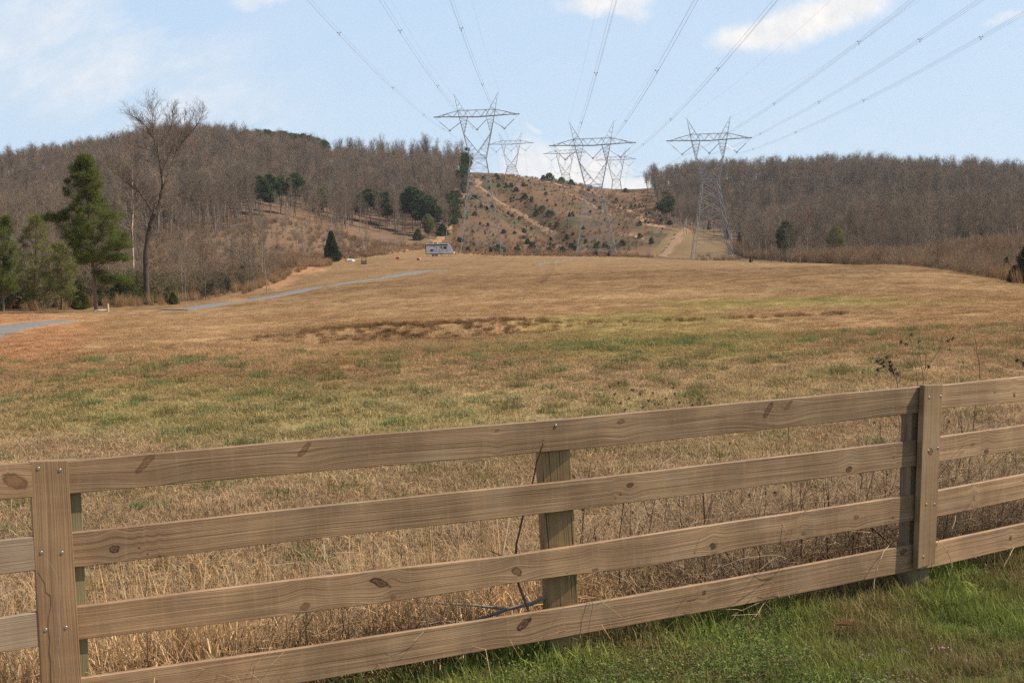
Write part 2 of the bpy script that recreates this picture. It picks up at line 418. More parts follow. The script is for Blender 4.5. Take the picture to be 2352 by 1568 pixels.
def ground_mat():
    m, q, b = mat('ground_turf')
    at_ = q.n('ShaderNodeAttribute', attribute_name='base', attribute_type='GEOMETRY').outputs['Color']
    pos = q.n('ShaderNodeNewGeometry').outputs['Position']
    x, y, z = q.xyz(pos)
    n0 = q.noise(pos, 38, 3, .7); n1 = q.noise(pos, 7, 4, .7)
    st = q.noise(q.comb(q.m('MULTIPLY', x, 1.0), q.m('MULTIPLY', y, .30)), 2.2, 5, .72)
    k = q.m('ADD', q.m('MULTIPLY', n0, .9), q.m('ADD', q.m('MULTIPLY', n1, .5), q.m('MULTIPLY', st, .7)))
    k = q.m('ADD', q.m('MULTIPLY', q.m('SUBTRACT', k, 1.05), 1.1), 1.0)
    c = q.mix(1.0, at_, q.comb(k, k, k), 'MULTIPLY')
    q.put(b.inputs['Base Color'], c); b.inputs['Roughness'].default_value = .95
    b.inputs['Specular IOR Level'].default_value = .1
    bp = q.n('ShaderNodeBump'); bp.inputs['Strength'].default_value = .9; bp.inputs['Distance'].default_value = .12
    q.put(bp.inputs['Height'], q.m('ADD', q.m('MULTIPLY', n1, .7), q.m('MULTIPLY', st, 1.2))); q.put(b.inputs['Normal'], bp.outputs[0])
    return m
M_GROUND = ground_mat()
def tint_mat(name, rough=.8, trans=.25):
    """blades: colour carried by each scattered tuft, varied along and between blades"""
    m = bpy.data.materials.new(name); m.use_nodes = True; q = NT(m.node_tree)
    out = q.n('ShaderNodeOutputMaterial')
    ti = q.n('ShaderNodeAttribute', attribute_name='tint', attribute_type='INSTANCER').outputs['Color']
    bl = q.n('ShaderNodeAttribute', attribute_name='blade', attribute_type='GEOMETRY').outputs['Color']
    c = q.mix(1.0, ti, bl, 'MULTIPLY')
    b = q.n('ShaderNodeBsdfPrincipled'); b.inputs['Roughness'].default_value = rough; b.inputs['Specular IOR Level'].default_value = .2
    q.put(b.inputs['Base Color'], c)
    tr = q.n('ShaderNodeBsdfTranslucent'); q.put(tr.inputs[0], c)
    mx = q.n('ShaderNodeMixShader'); mx.inputs[0].default_value = trans
    q.t.links.new(b.outputs[0], mx.inputs[1]); q.t.links.new(tr.outputs[0], mx.inputs[2]); q.t.links.new(mx.outputs[0], out.inputs[0])
    return m
M_BLADE = tint_mat('grass_blades')
def rand_mat(name, cols, rough=.9, trans=0.0, scale=.6, vary=.35):
    """bark or foliage whose colour differs from one tree to the next"""
    m, q, b = mat(name)
    rnd = q.n('ShaderNodeObjectInfo').outputs['Random']
    st = [(i/(len(cols)-1), c) for i, c in enumerate(cols)]
    c = q.ramp(rnd, *st)
    tc = q.n('ShaderNodeTexCoord').outputs['Object']
    n = q.noise(tc, scale, 4, .65)
    k = q.m('ADD', q.m('MULTIPLY', n, 2*vary), 1-vary)
    c = q.mix(1.0, c, q.comb(k, k, k), 'MULTIPLY')
    q.put(b.inputs['Base Color'], c); b.inputs['Roughness'].default_value = rough; b.inputs['Specular IOR Level'].default_value = .15
    if trans:
        out = [n_ for n_ in q.t.nodes if n_.type == 'OUTPUT_MATERIAL'][0]
        tr = q.n('ShaderNodeBsdfTranslucent'); q.put(tr.inputs[0], c)
        mx = q.n('ShaderNodeMixShader'); mx.inputs[0].default_value = trans
        q.t.links.new(b.outputs[0], mx.inputs[1]); q.t.links.new(tr.outputs[0], mx.inputs[2]); q.t.links.new(mx.outputs[0], out.inputs[0])
    return m
M_BARK = rand_mat('bare_bark', [(.16, .13, .105), (.36, .31, .26), (.14, .11, .09), (.28, .23, .185), (.11, .09, .07)])
M_TWIG = rand_mat('bare_twigs', [(.225, .17, .12), (.27, .20, .14), (.165, .13, .10), (.245, .175, .115), (.19, .15, .11), (.15, .12, .09)])
M_REDTWIG = rand_mat('budding_red_twigs', [(.30, .13, .09), (.28, .14, .10)])
M_BIGBARK = plain('old_bark', (.10, .075, .055), .95, 0, .4, 3.0, .1, .6)
M_BIGTWIG = plain('old_twigs', (.16, .125, .095), .95, 0, .2, 1.0, .1)
M_PALEBARK = plain('pale_bark', (.42, .33, .26), .9, 0, .45, 1.2, .15)
M_PINEBARK = rand_mat('pine_bark', [(.17, .11, .08), (.22, .14, .10)], scale=2)
M_PINE = rand_mat('pine_needles', [(.065, .09, .03), (.085, .11, .034), (.05, .075, .03)], trans=.2, scale=.9, vary=.5)
M_PINE_NEAR = rand_mat('long_pine_needles', [(.125, .15, .038), (.125, .15, .038)], trans=.35, scale=1.3, vary=.6)
M_PINE_PALE = rand_mat('loose_pine_needles', [(.21, .20, .065), (.18, .185, .06)], trans=.3, scale=.5, vary=.45)
M_CEDAR = rand_mat('cedar_foliage', [(.06, .066, .028), (.08, .09, .03), (.115, .13, .038), (.06, .066, .028)], trans=.2, scale=2.0, vary=.45)
M_UNDER = rand_mat('undergrowth_leaves', [(.10, .09, .04), (.15, .15, .05), (.13, .085, .05), (.07, .08, .035)], trans=.2)
M_OAKLEAF = rand_mat('withered_leaves', [(.26, .10, .055), (.22, .09, .05)], trans=.2)
M_STEEL = plain('galvanised_steel', (.42, .40, .37), .55, .15, .3, .3, .5)
M_WIRE = plain('aluminium_wire', (.33, .33, .34), .5, .6, .1, .1, .5)
M_INSUL = plain('insulator_glass', (.30, .31, .33), .3, 0, .1, 3, .6)
M_GRAVEL = None

# ------------------------------------------------------------------ ground sheet
def build_ground():
    th = np.concatenate([np.linspace(-180, -30, 40)[:-1], np.arange(-30, -25, .5), np.arange(-25, 25, .1), np.arange(25, 30, .5), np.linspace(30, 180, 40)])
    r = np.exp(np.concatenate([np.linspace(math.log(.4), math.log(4.6), 14)[:-1], np.linspace(math.log(4.6), math.log(40), 300)[:-1],
                               np.linspace(math.log(40), math.log(900), 420)[:-1], np.linspace(math.log(900), math.log(3500), 24)]))
    A, B = np.meshgrid(np.radians(th), r, indexing='ij')
    x, y = B*np.sin(A), B*np.cos(A); z = height(x, y)
    V = np.stack([x, y, z], -1).reshape(-1, 3)
    n, m = len(th), len(r); i = np.arange((n-1))[:, None]*m+np.arange(m-1)[None, :]; i = i.ravel()
    Q = np.stack([i, i+1, i+m+1, i+m], -1)[:, ::-1]
    me = raw_mesh('ground', V, Q[:, ::-1], [M_GROUND], smooth=True)
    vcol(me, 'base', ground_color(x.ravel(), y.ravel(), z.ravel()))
    o = link(bpy.data.objects.new('ground', me)); tag(o, kind='structure')
build_ground()

ROADS = []
def ribbon(name, pts, width, m, lift=.05, rag=.25, seed=1, colattr=None):
    """a road or track draped over the ground along a list of ground points"""
    P = [np.array((p.x, p.y)) for p in pts]; d = [0]
    for a, b in zip(P[:-1], P[1:]): d.append(d[-1]+np.linalg.norm(b-a))
    t = np.arange(0, d[-1], max(.5, d[-1]/400)); X = np.interp(t, d, [p[0] for p in P]); Y = np.interp(t, d, [p[1] for p in P])
    g = np.hanning(21); g /= g.sum()
    X = np.convolve(np.pad(X, 10, mode='edge'), g, 'valid'); Y = np.convolve(np.pad(Y, 10, mode='edge'), g, 'valid')
    tx, ty = np.gradient(X), np.gradient(Y); L = np.hypot(tx, ty)+1e-9; nx, ny = -ty/L, tx/L
    if name == 'gravel_road': ROADS.append((X.copy(), Y.copy(), np.mean(width)/2))
    wv = width if hasattr(width, '__len__') else (width, width)
    wid = np.interp(t, [0, d[-1]], wv); K = 9; V = []
    for k in range(K):
        u = k/(K-1)*2-1; e = abs(u)**3*rag*wid*(vnoise(t/1.7, t*0+k*9, seed)-.5)
        xx = X+nx*(u*wid/2+e); yy = Y+ny*(u*wid/2+e)
        V.append(np.stack([xx, yy, height(xx, yy)+lift*(1-abs(u)**4)+.004-.03*(abs(u) == 1)], -1))
    V = np.stack(V, 1).reshape(-1, 3); n = len(t)
    i = (np.arange(n-1)[:, None]*K+np.arange(K-1)[None, :]).ravel()
    me = raw_mesh(name, V, np.stack([i, i+K, i+K+1, i+1], -1)[:, ::-1], [m], smooth=True)
    o = link(bpy.data.objects.new(name, me)); tag(o, kind='structure'); return o
def offroad(x, y):
    ok = np.ones(len(x), bool)
    for X, Y, w in ROADS:
        for i in range(0, len(X), 3): ok &= np.hypot(x-X[i], y-Y[i]) > w+.25
    return ok
def speckle(name, a, b, scale=3.0):
    m, q, bs = mat(name); pos = q.n('ShaderNodeNewGeometry').outputs['Position']
    n = q.m('ADD', q.m('MULTIPLY', q.noise(pos, scale*8, 2, .7), .5), q.m('MULTIPLY', q.noise(pos, scale, 5, .7), .5))
    q.put(bs.inputs['Base Color'], q.ramp(n, (.35, a), (.65, b)))
    return m
M_GRAVEL = speckle('grey_gravel', (.12, .115, .11), (.235, .225, .215))
M_CLAY = speckle('orange_clay', (.25, .14, .075), (.37, .22, .12), .6)
M_RUT = speckle('brown_clay', (.18, .105, .06), (.29, .18, .10), .5)
ribbon('gravel_road', [hit(-260, 810, 40, 90), hit(-120, 780, 40, 90), hit(0, 757, 40, 100), hit(60, 747, 40, 110), hit(130, 739, 50, 110), hit(165, 735, 50, 120)], (6.5, 1.6), M_GRAVEL, seed=2)
ribbon('gravel_road', [hit(395, 714, 60, 140), hit(470, 704, 60, 160), hit(560, 692, 60, 170), hit(680, 671, 80, 230), hit(780, 653, 80, 250), hit(860, 641, 90, 260), hit(930, 630, 90, 300), hit(1010, 620, 90, 320)], (2.6, 3.4), M_GRAVEL, seed=3)
ribbon('gravel_road', [hit(1225, 610, 150, 330), hit(1275, 602, 150, 370), hit(1310, 595, 180, 390), hit(1350, 592, 180, 400)], (.8, 1.3), M_GRAVEL, seed=4, rag=.9)
TRK = [([(1092, 410), (1100, 430), (1130, 455), (1165, 475), (1205, 500), (1240, 522), (1278, 540)], 3.0, M_RUT),
       ([(1180, 405), (1240, 414), (1290, 427), (1340, 445), (1390, 466), (1430, 480), (1470, 493), (1500, 510)], 3.4, M_CLAY),
       ([(1275, 432), (1330, 455), (1370, 478), (1410, 497)], 2.2, M_RUT),
       ([(1462, 480), (1480, 490), (1474, 508), (1492, 517), (1535, 522)], 4.5, M_CLAY),
       ([(1440, 538), (1452, 540), (1462, 548), (1482, 552)], 3.0, M_CLAY),
       ([(1075, 400), (1066, 440), (1050, 480), (1030, 520), (1000, 558), (940, 574), (880, 583)], 3.5, M_CLAY),
       ([(1578, 524), (1556, 545), (1545, 565), (1512, 590)], 3.2, M_RUT),
       ([(668, 503), (684, 518), (676, 538)], 3.5, M_RUT)]
for pts, w, m_ in TRK:
    ribbon('dirt_track', [hit(a, b, 260 if a < 900 else 392, 760) for a, b in pts], w, m_, .12, .9, seed=len(pts))

# ------------------------------------------------------------------ tree skeletons
class Skel:
    def __init__(s): s.seg = []; s.mi = []
    def add(s, a, b, ra, rb, mi=0): s.seg.append((*a, *b, ra, rb)); s.mi.append(mi)
    def mesh(s, name, mats, n=3, extra=None, smooth=False):
        A = np.array(s.seg); mi = np.array(s.mi)
        p0, p1, r0, r1 = A[:, :3], A[:, 3:6], A[:, 6], A[:, 7]
        d = p1-p0; d /= np.linalg.norm(d, axis=1)[:, None]+1e-9
        h = np.where(np.abs(d[:, 2:3]) > .9, np.array([[1., 0, 0]]), np.array([[0, 0, 1.]]))
        a = np.cross(d, h); a /= np.linalg.norm(a, axis=1)[:, None]; b = np.cross(d, a)
        V = []
        for p, r in ((p0, r0), (p1, r1)):
            for k in range(n):
                t = 2*math.pi*k/n; V.append(p+(a*math.cos(t)+b*math.sin(t))*r[:, None])
        V = np.stack(V, 1).reshape(-1, 3); base = np.arange(len(A))[:, None]*2*n
        Q = np.concatenate([np.stack([base[:, 0]+k, base[:, 0]+(k+1) % n, base[:, 0]+n+(k+1) % n, base[:, 0]+n+k], -1) for k in range(n)])
        M_ = np.tile(mi, n)
        if extra is not None:
            eV, eQ, em = extra; Q = np.concatenate([Q, eQ+len(V)]); V = np.concatenate([V, eV]); M_ = np.concatenate([M_, np.full(len(eQ), em)])
        return raw_mesh(name, V, Q, mats, M_, smooth)
def rdir(d, spread, rg):
    v = Vector((rg.uniform(-1, 1), rg.uniform(-1, 1), rg.uniform(-1, 1)))
    v = v-d*v.dot(d)
    if v.length < 1e-3: v = d.orthogonal()
    v.normalize(); return (d*math.cos(spread)+v*math.sin(spread)).normalized()
def grow(sk, p, d, L, r, lev, rg, kids, nseg=3, wob=.22, up=.12, mi=(0, 1, 1, 1), rmin=.012, ratio=.58):
    pts = [p]; q = Vector(p); dd = Vector(d); rr = r; step = L/nseg
    for i in range(nseg):
        dd = (dd+Vector((rg.uniform(-wob, wob), rg.uniform(-wob, wob), rg.uniform(-wob, wob)+up))).normalized()
        nq = q+dd*step; nr = max(rmin*.6, r*(1-(i+1)/nseg*.7))
        sk.add(q, nq, rr, nr, mi[min(lev, 3)]); q, rr = nq, nr; pts.append(q.copy())
        if lev < len(kids):
            for _ in range(kids[lev]):
                if rg.random() < .85:
                    t = rg.random(); s = pts[-2].lerp(pts[-1], t)
                    grow(sk, s, rdir(dd, rg.uniform(.45, 1.0), rg), L*ratio*rg.uniform(.7, 1.15), max(rmin, rr*.55), lev+1, rg, kids, max(2, nseg-1), wob, up, mi, rmin, ratio)
def bare_tree(name, H, seed, mats, tr=.17, first=.35, n1=13, kids=(0, 2, 2), L1=.22, rmin=.016, lean=.02, top=1.0):
    rg = random.Random(seed); sk = Skel(); k = 9; q = Vector((0, 0, -.4)); d = Vector((rg.uniform(-lean, lean), rg.uniform(-lean, lean), 1)).normalized(); P = [q.copy()]
    for i in range(k):
        dd = (d+Vector((rg.uniform(-.06, .06), rg.uniform(-.06, .06), 0))).normalized(); nq = q+dd*(H*.92/k)
        sk.add(q, nq, tr*(1-i/k*.85), tr*(1-(i+1)/k*.85), 0); q = nq; P.append(q.copy())
    for j in range(n1):
        t = first+(1-first)*(j+rg.random())/n1; f = min(t*k, k-.01); i = int(f); s = P[i].lerp(P[i+1], f-i)
        az = j*2.4+rg.uniform(-.5, .5); el = rg.uniform(.5, 1.0)+.35*t
        dv = Vector((math.cos(az)*math.cos(el), math.sin(az)*math.cos(el), math.sin(el)))
        grow(sk, s, dv, H*L1*rg.uniform(.7, 1.2)*(1.15-.5*t), tr*(1-t*.8)*.55, 1, rg, kids, 3, .2, .12, rmin=rmin)
    return sk.mesh(name, mats)
def clumps(centers, sizes, n, ln, wd, seed, up=.3, flat=1.0):
    """many needle-like blades about each centre: vertices and quads"""
    rg = np.random.default_rng(seed); C = np.repeat(np.array(centers, float), n, 0); Sz = np.repeat(np.array(sizes, float), n)
    N = len(C); u = rg.normal(size=(N, 3)); u /= np.linalg.norm(u, axis=1)[:, None]
    rad = rg.random(N)**.5*Sz; off = u*rad[:, None]; off[:, 2] *= flat
    c = C+off; d = u*.8+rg.normal(size=(N, 3))*.6; d[:, 2] += up; d /= np.linalg.norm(d, axis=1)[:, None]
    l = ln*rg.uniform(.6, 1.3, N)[:, None]; s = np.cross(d, rg.normal(size=(N, 3))); s /= np.linalg.norm(s, axis=1)[:, None]+1e-9; s *= wd*rg.uniform(.6, 1.3, N)[:, None]
    V = np.stack([c-s*.5, c+s*.5, c+d*l+s*.22, c+d*l-s*.22], 1).reshape(-1, 3)
    Q = np.arange(N*4).reshape(-1, 4); return V, Q
def merge(parts):
    V, Q, o = [], [], 0
    for v, q in parts: V.append(v); Q.append(q+o); o += len(v)
    return np.concatenate(V), np.concatenate(Q)
def pine(H, seed, crown=.55, wid=.2, ncl=55, nn=44, ln=.75, wd=.14, cs=.75, tr=.17, pointy=.6, flat=.7):
    """returns skeleton and foliage of a pine with a clumped crown"""
    rg = random.Random(seed); sk = Skel(); k = 7; q = Vector((0, 0, -.4)); P = [q.copy()]
    for i in range(k):
        nq = q+Vector((rg.uniform(-.05, .05), rg.uniform(-.05, .05), 1)).normalized()*(H/k)
        sk.add(q, nq, tr*(1-i/k*.9), tr*(1-(i+1)/k*.9)); q = nq; P.append(q.copy())
    cs_, cen = [], []
    for j in range(ncl):
        t = 1-crown*(rg.random()**.8); f = min(t*k, k-.01); i = int(f); s = P[i].lerp(P[i+1], f-i)
        tt = (1-t)/crown; w = H*wid*(min(1, (tt+.06)*1.7/ pointy if tt < pointy*.55 else 1.0))*(1 if tt < .75 else 1-(tt-.75)*1.6)
        az = rg.uniform(0, 6.283); rad = w*rg.uniform(.35, 1.05)
        c = s+Vector((math.cos(az)*rad, math.sin(az)*rad, rad*rg.uniform(-.05, .35)))
        sk.add(s, c, tr*.25*(1.1-t*.7), .02); cen.append(tuple(c)); cs_.append(cs*rg.uniform(.7, 1.25)*(1.1-.45*t))
    cen.append((q.x, q.y, q.z-.2)); cs_.append(cs*.5)
    return sk, clumps(cen, cs_, nn, ln, wd, seed, .35, flat)
def conifer_dense(H, seed, wid=.33, n=2600, ln=.28, wd=.07, tr=.1, base=.02, round_=.8):
    """dense cone of cedar foliage on a short stem"""
    rg = np.random.default_rng(seed); sk = Skel(); sk.add((0, 0, -.3), (0, 0, H*.95), tr, .02)
    t = rg.random(n)**1.25; z = H*(base+(1-base)*t); w = H*wid*np.clip((1-t), 0, 1)**round_*np.clip(t*6+.55, 0, 1)
    az = rg.random(n)*6.283; lob = 1+.22*np.sin(az*3+t*9+seed)+.18*np.sin(az*5-t*17); rad = w*lob*np.sqrt(rg.uniform(.25, 1, n))
    C = np.stack([np.cos(az)*rad, np.sin(az)*rad, z], -1); d = np.stack([np.cos(az)*.7, np.sin(az)*.7, np.full(n, .8)], -1)+rg.normal(size=(n, 3))*.4
    d /= np.linalg.norm(d, axis=1)[:, None]; s = np.cross(d, rg.normal(size=(n, 3))); s /= np.linalg.norm(s, axis=1)[:, None]; s *= wd
    l = ln*rg.uniform(.6, 1.4, n)[:, None]
    V = np.stack([C-s, C+s, C+d*l+s*.3, C+d*l-s*.3], 1).reshape(-1, 3)
    return sk, (V, np.arange(n*4).reshape(-1, 4))

# ------------------------------------------------------------------ scatterer for uncountable stuff (geometry nodes)
LIB = {}
def lib(cname, name, me):
    c = LIB.get(cname) or bpy.data.collections.new(cname); LIB[cname] = c
    o = bpy.data.objects.new(name, me); c.objects.link(o); return o
def scatter(name, cname, P, rot, sc, idx, tint=None, label=None, cat=None, kind='stuff'):
    P = np.asarray(P, np.float32); n = len(P)
    me = bpy.data.meshes.new(name); me.vertices.add(n); me.vertices.foreach_set('co', P.ravel())
    def att(nm, ty, key, d): a = me.attributes.new(nm, ty, 'POINT'); a.data.foreach_set(key, np.ascontiguousarray(d).ravel())
    att('rot', 'FLOAT_VECTOR', 'vector', np.asarray(rot, np.float32)); att('size', 'FLOAT_VECTOR', 'vector', np.asarray(sc, np.float32))
    att('pick', 'INT', 'value', np.asarray(idx, np.int32))
    if tint is not None: att('tint', 'FLOAT_COLOR', 'color', np.hstack([tint, np.ones((n, 1))]).astype(np.float32))
    o = link(bpy.data.objects.new(name, me)); tag(o, label, cat, kind=kind)
    g = bpy.data.node_groups.new(name+'_nodes', 'GeometryNodeTree')
    g.interface.new_socket('Geometry', in_out='INPUT', socket_type='NodeSocketGeometry')
    g.interface.new_socket('Geometry', in_out='OUTPUT', socket_type='NodeSocketGeometry')
    N, L = g.nodes, g.links
    gi, go = N.new('NodeGroupInput'), N.new('NodeGroupOutput')
    ip = N.new('GeometryNodeInstanceOnPoints'); ci = N.new('GeometryNodeCollectionInfo')
    ci.inputs['Collection'].default_value = LIB[cname]; ci.inputs['Separate Children'].default_value = True; ci.inputs['Reset Children'].default_value = True
    def na(nm, ty): a = N.new('GeometryNodeInputNamedAttribute'); a.data_type = ty; a.inputs[0].default_value = nm; return a.outputs[0]
    L.new(gi.outputs[0], ip.inputs['Points']); L.new(ci.outputs[0], ip.inputs['Instance']); ip.inputs['Pick Instance'].default_value = True
    L.new(na('pick', 'INT'), ip.inputs['Instance Index']); L.new(na('rot', 'FLOAT_VECTOR'), ip.inputs['Rotation']); L.new(na('size', 'FLOAT_VECTOR'), ip.inputs['Scale'])
    L.new(ip.outputs[0], go.inputs[0])
    md = o.modifiers.new('scatter', 'NODES'); md.node_group = g
    return o

# ------------------------------------------------------------------ woods
BT = [bare_tree('bare_tree', 15, 100+i, [M_BARK, M_TWIG], tr=.17+.03*(i % 3), first=(.42, .52, .34, .58, .46, .3)[i], n1=(19, 16, 22, 16, 20, 24)[i],
                kids=(0, 3, 2), L1=(.22, .19, .28, .18, .24, .26)[i], rmin=.017, lean=.12) for i in range(6)]
BT.append(bare_tree('bare_tree', 15, 200, [M_BARK, M_REDTWIG], tr=.12, first=.35, n1=16, L1=.22, rmin=.022))
for i, me in enumerate(BT): lib('trees', 'tree_%d' % i, me)
def pine_mesh(H, seed, m_needle, **kw):
    sk, fo = pine(H, seed, **kw)
    return sk.mesh('pine_tree', [M_PINEBARK, m_needle], 4, (fo[0], fo[1], 1))
def parts_tree(name, sk, fol, mats, n=5):
    """trunk and crown as two meshes"""
    tr = sk.mesh('trunk', [mats[0]], n)
    cr = raw_mesh('crown', fol[0], fol[1], [mats[1]]); return tr, cr
PM = [pine_mesh(15, 300+i, M_PINE, crown=(.5, .62, .42, .7)[i], wid=(.17, .2, .19, .22)[i], ncl=60, nn=46) for i in range(4)]
RIDGE_PX = list(COLS); RIDGE_R = [v[-1][0] for v in COLS.values()]
def ridge_r(px): return np.interp(px, RIDGE_PX, RIDGE_R)
WL = [(-90, 640), (100, 640), (300, 600), (380, 566), (450, 542), (560, 520), (640, 503), (700, 505), (760, 520), (850, 541), (960, 549), (1010, 546), (1036, 490), (1060, 430), (1076, 396), (1076, 300), (-90, 300)]
WR = [(1492, 452), (1545, 524), (1640, 533), (1690, 562), (1765, 600), (2085, 602), (2180, 572), (2460, 556), (2460, 300), (1492, 300)]
def wood_points(poly, n, t0, t1, r0, r1, seed, extra=22, dens=None):
    rg = np.random.default_rng(seed); out = []
    while len(out) < n:
        th = rg.uniform(R_(t0), R_(t1), 6000); r = np.sqrt(rg.uniform(r0*r0, r1*r1, 6000)); x, y = r*np.sin(th), r*np.cos(th); z = height(x, y)
        px, py = proj(np.stack([x, y, z], -1)); ok = inpoly(px+rg.normal(0, 7, 6000), py+rg.normal(0, 9, 6000), poly) & (r < ridge_r(px)+extra)
        ok &= rg.random(6000) < .45+.9*fbm(x, y, 30, 2, seed)
        if dens is not None: ok &= rg.random(6000) < dens(px, py, r)
        out += list(zip(x[ok], y[ok], z[ok], px[ok], py[ok], r[ok]))
    return np.array(out[:n])
A = wood_points(WL, 5600, -24, 0, 150, 760, 5, dens=lambda px, py, r: np.where(r < 330, .55, 1.0))
B = wood_points(WR, 4300, 5.5, 24, 225, 745, 6, dens=lambda px, py, r: np.where(r < 330, .7, 1.0))
ALL = np.concatenate([A, B]); side = np.r_[np.zeros(len(A)), np.ones(len(B))]
hs = RNG.uniform(.58, 1.16, len(ALL))*np.where(ALL[:, 5] < 330, .72, 1.0)*np.interp(ALL[:, 3], [0, 250, 330], [.72, .85, 1.0])*np.where(side == 1, .78, 1.0)
_rr = ridge_r(ALL[:, 3]); hs = hs*(.74+.5*fbm(ALL[:, 0], ALL[:, 1], 32, 3, 501))*np.where((side == 0) & (ALL[:, 3] > 735) & (ALL[:, 5] < _rr-14) & (ALL[:, 5] > _rr-190), .60, 1.0)
ALL[:, 2] -= .2; _k = ~((side == 0) & (ALL[:, 3] > 735) & (ALL[:, 5] > _rr-14) & (RNG.random(len(ALL)) < .45)); ALL, side, hs = ALL[_k], side[_k], hs[_k]
rz = RNG.uniform(0, 6.28, len(ALL)); pk = RNG.integers(0, 6, len(ALL)); pk[RNG.random(len(ALL)) < .022] = 6
_vis = (ALL[:, 3] > 545) & (ALL[:, 3] < 750) & (ALL[:, 5] > ridge_r(ALL[:, 3])-85) & (RNG.random(len(ALL)) < .93)
for a_, b_, t_ in [(601, 499, 406), (621, 497, 402), (645, 492, 408), (679, 497, 399), (826, 512, 448), (852, 516, 436), (873, 521, 445), (890, 523, 443), (930, 530, 454), (949, 531, 429), (966, 536, 450), (986, 542, 452), (1003, 542, 474), (744, 490, 430), (486, 458, 418)]:
    _vis |= (np.abs(ALL[:, 3]-a_) < 15) & (ALL[:, 4] > b_-12) & (ALL[:, 4] < b_+60) & (RNG.random(len(ALL)) < .8)
ALL, side, hs, rz, pk = ALL[~_vis], side[~_vis], hs[~_vis], rz[~_vis], pk[~_vis]
order = np.argsort(-(hs/ALL[:, 5])); near, rest = order[:280], order[280:]
for j in near:
    o = link(bpy.data.objects.new('bare_tree', BT[pk[j]])); o.location = ALL[j, :3]; o.rotation_euler = (0, 0, rz[j]); w = hs[j]*RNG.uniform(.85, 1.1)
    o.scale = (w, w, hs[j])
    L_ = side[j] == 0
    if pk[j] == 6: tag(o, 'leafless tree with reddish budding twigs at the foot of the %s hill' % ('left' if L_ else 'right'), 'tree', 'red-budding trees on the %s hill' % ('left' if L_ else 'right'))
    else:
        x_ = ALL[j, 3]
        w_ = ('behind the left-edge pines' if x_ < 150 else 'behind the tall pine' if x_ < 290 else 'behind the big forked tree' if x_ < 430 else 'above the brown clearing' if x_ < 620 else 'around the dirt clearing' if x_ < 740 else 'left of the lower-slope pines' if x_ < 860 else 'among the lower-slope pines') if L_ else \
             ('behind the right pylon' if x_ < 1700 else 'behind the tall loose pine' if x_ < 1860 else 'behind the sparse light pine' if x_ < 1980 else 'behind the middle of the field crest' if x_ < 2120 else 'behind the grassy mound')
        tag(o, '%s leafless tree %s on the %s hill, %s' % ('tall' if hs[j] > .95 else 'medium' if hs[j] > .75 else 'short', 'lowest' if ALL[j, 5] < 300 else 'low' if ALL[j, 5] < 360 else 'higher up', 'left' if L_ else 'right', w_), 'tree', 'leafless trees on the %s hill' % ('left' if L_ else 'right'))
k = rest
scatter('woods', 'trees', ALL[k, :3], np.stack([RNG.normal(0, .06, len(k)), RNG.normal(0, .06, len(k)), rz[k]], -1), np.stack([hs[k]*1.1, hs[k]*1.1, hs[k]], -1), pk[k],
        label='dense leafless brown woods covering both hills', cat='woods')

def put(name, me, loc, H, h0, label, group=None, cat='tree', wide=1.0, rz=None):
    o = link(bpy.data.objects.new(name, me)); o.location = loc; s = H/h0; o.scale = (s*wide, s*wide, s)
    o.rotation_euler = (0, 0, random.uniform(0, 6.28) if rz is None else rz); return tag(o, label, cat, group)
def put2(name, tr, cr, loc, label, group=None, cat='tree', s=1.0, rz=0.0, trn='trunk', crn='crown', wide=1.0):
    e = empty(name, loc, rz); e.scale = (s*wide, s*wide, s); tag(e, label, cat, group)
    link(bpy.data.objects.new(trn, tr), e); link(bpy.data.objects.new(crn, cr), e); return e
def H_of(px, base, top, p): return (base-top)/F*p.y
# pines standing among the woods
PTR = [parts_tree('pine', *pine(15, 340+i, crown=(.5, .62, .45)[i], wid=(.18, .19, .2)[i], ncl=95, nn=60, wd=.2), [M_PINEBARK, M_PINE]) for i in range(3)]
PPL = parts_tree('pine', *pine(12, 350, crown=.8, wid=.23, ncl=85, nn=50, cs=.8, wd=.17), [M_PINEBARK, M_PINE_PALE])
mid = [(601, 499, 406, 'leftmost dark pine in the clump halfway up the left hill'), (621, 497, 402, 'tallest dark pine in the clump halfway up the left hill'),
       (645, 492, 408, 'right-hand pine of the clump halfway up the left hill'), (679, 497, 399, 'round-headed dark pine beside the dirt clearing on the left hill'),
       (826, 512, 448, 'narrow dark pine left of the hillside pine group'), (852, 516, 436, 'tall dark pine in front of the leafless woods, left of the red-budding tree'),
       (873, 521, 445, 'dark pine just above the red-budding tree'), (890, 523, 443, 'dark pine right of the red-budding tree'),
       (930, 530, 454, 'short dark pine left of the tallest lower-slope pine'), (949, 531, 429, 'tallest dark pine on the lower left slope'),
       (966, 536, 450, 'dark pine right of the tallest lower-slope pine'), (986, 542, 452, 'dark pine above the yellow-green pine'),
       (1003, 542, 474, 'stubby dark green pine near the hill corner')]
for i, (px, b, t, lb) in enumerate(mid):
    p = hit(px, b, 300); tr, cr = PTR[i % 3]
    put2('pine_tree', tr, cr, p, lb, 'dark pines on the left hill', s=H_of(px, b, t, p)/15, rz=i*1.3, wide=1.25)
for px, b, t, lb in [(984, 545, 492, 'yellow-green pine at the lower corner of the left hill'), (1031, 526, 482, 'light green pine by the orange track'),
                     (744, 490, 430, 'faint light green pine high in the leafless woods'), (486, 458, 418, 'small green pine on the upper left hill')]:
    p = hit(px, b, 300); put2('pine_tree', *PPL, p, lb, s=H_of(px, b, t, p)/12, rz=px, wide=1.1)
rg = random.Random(3)
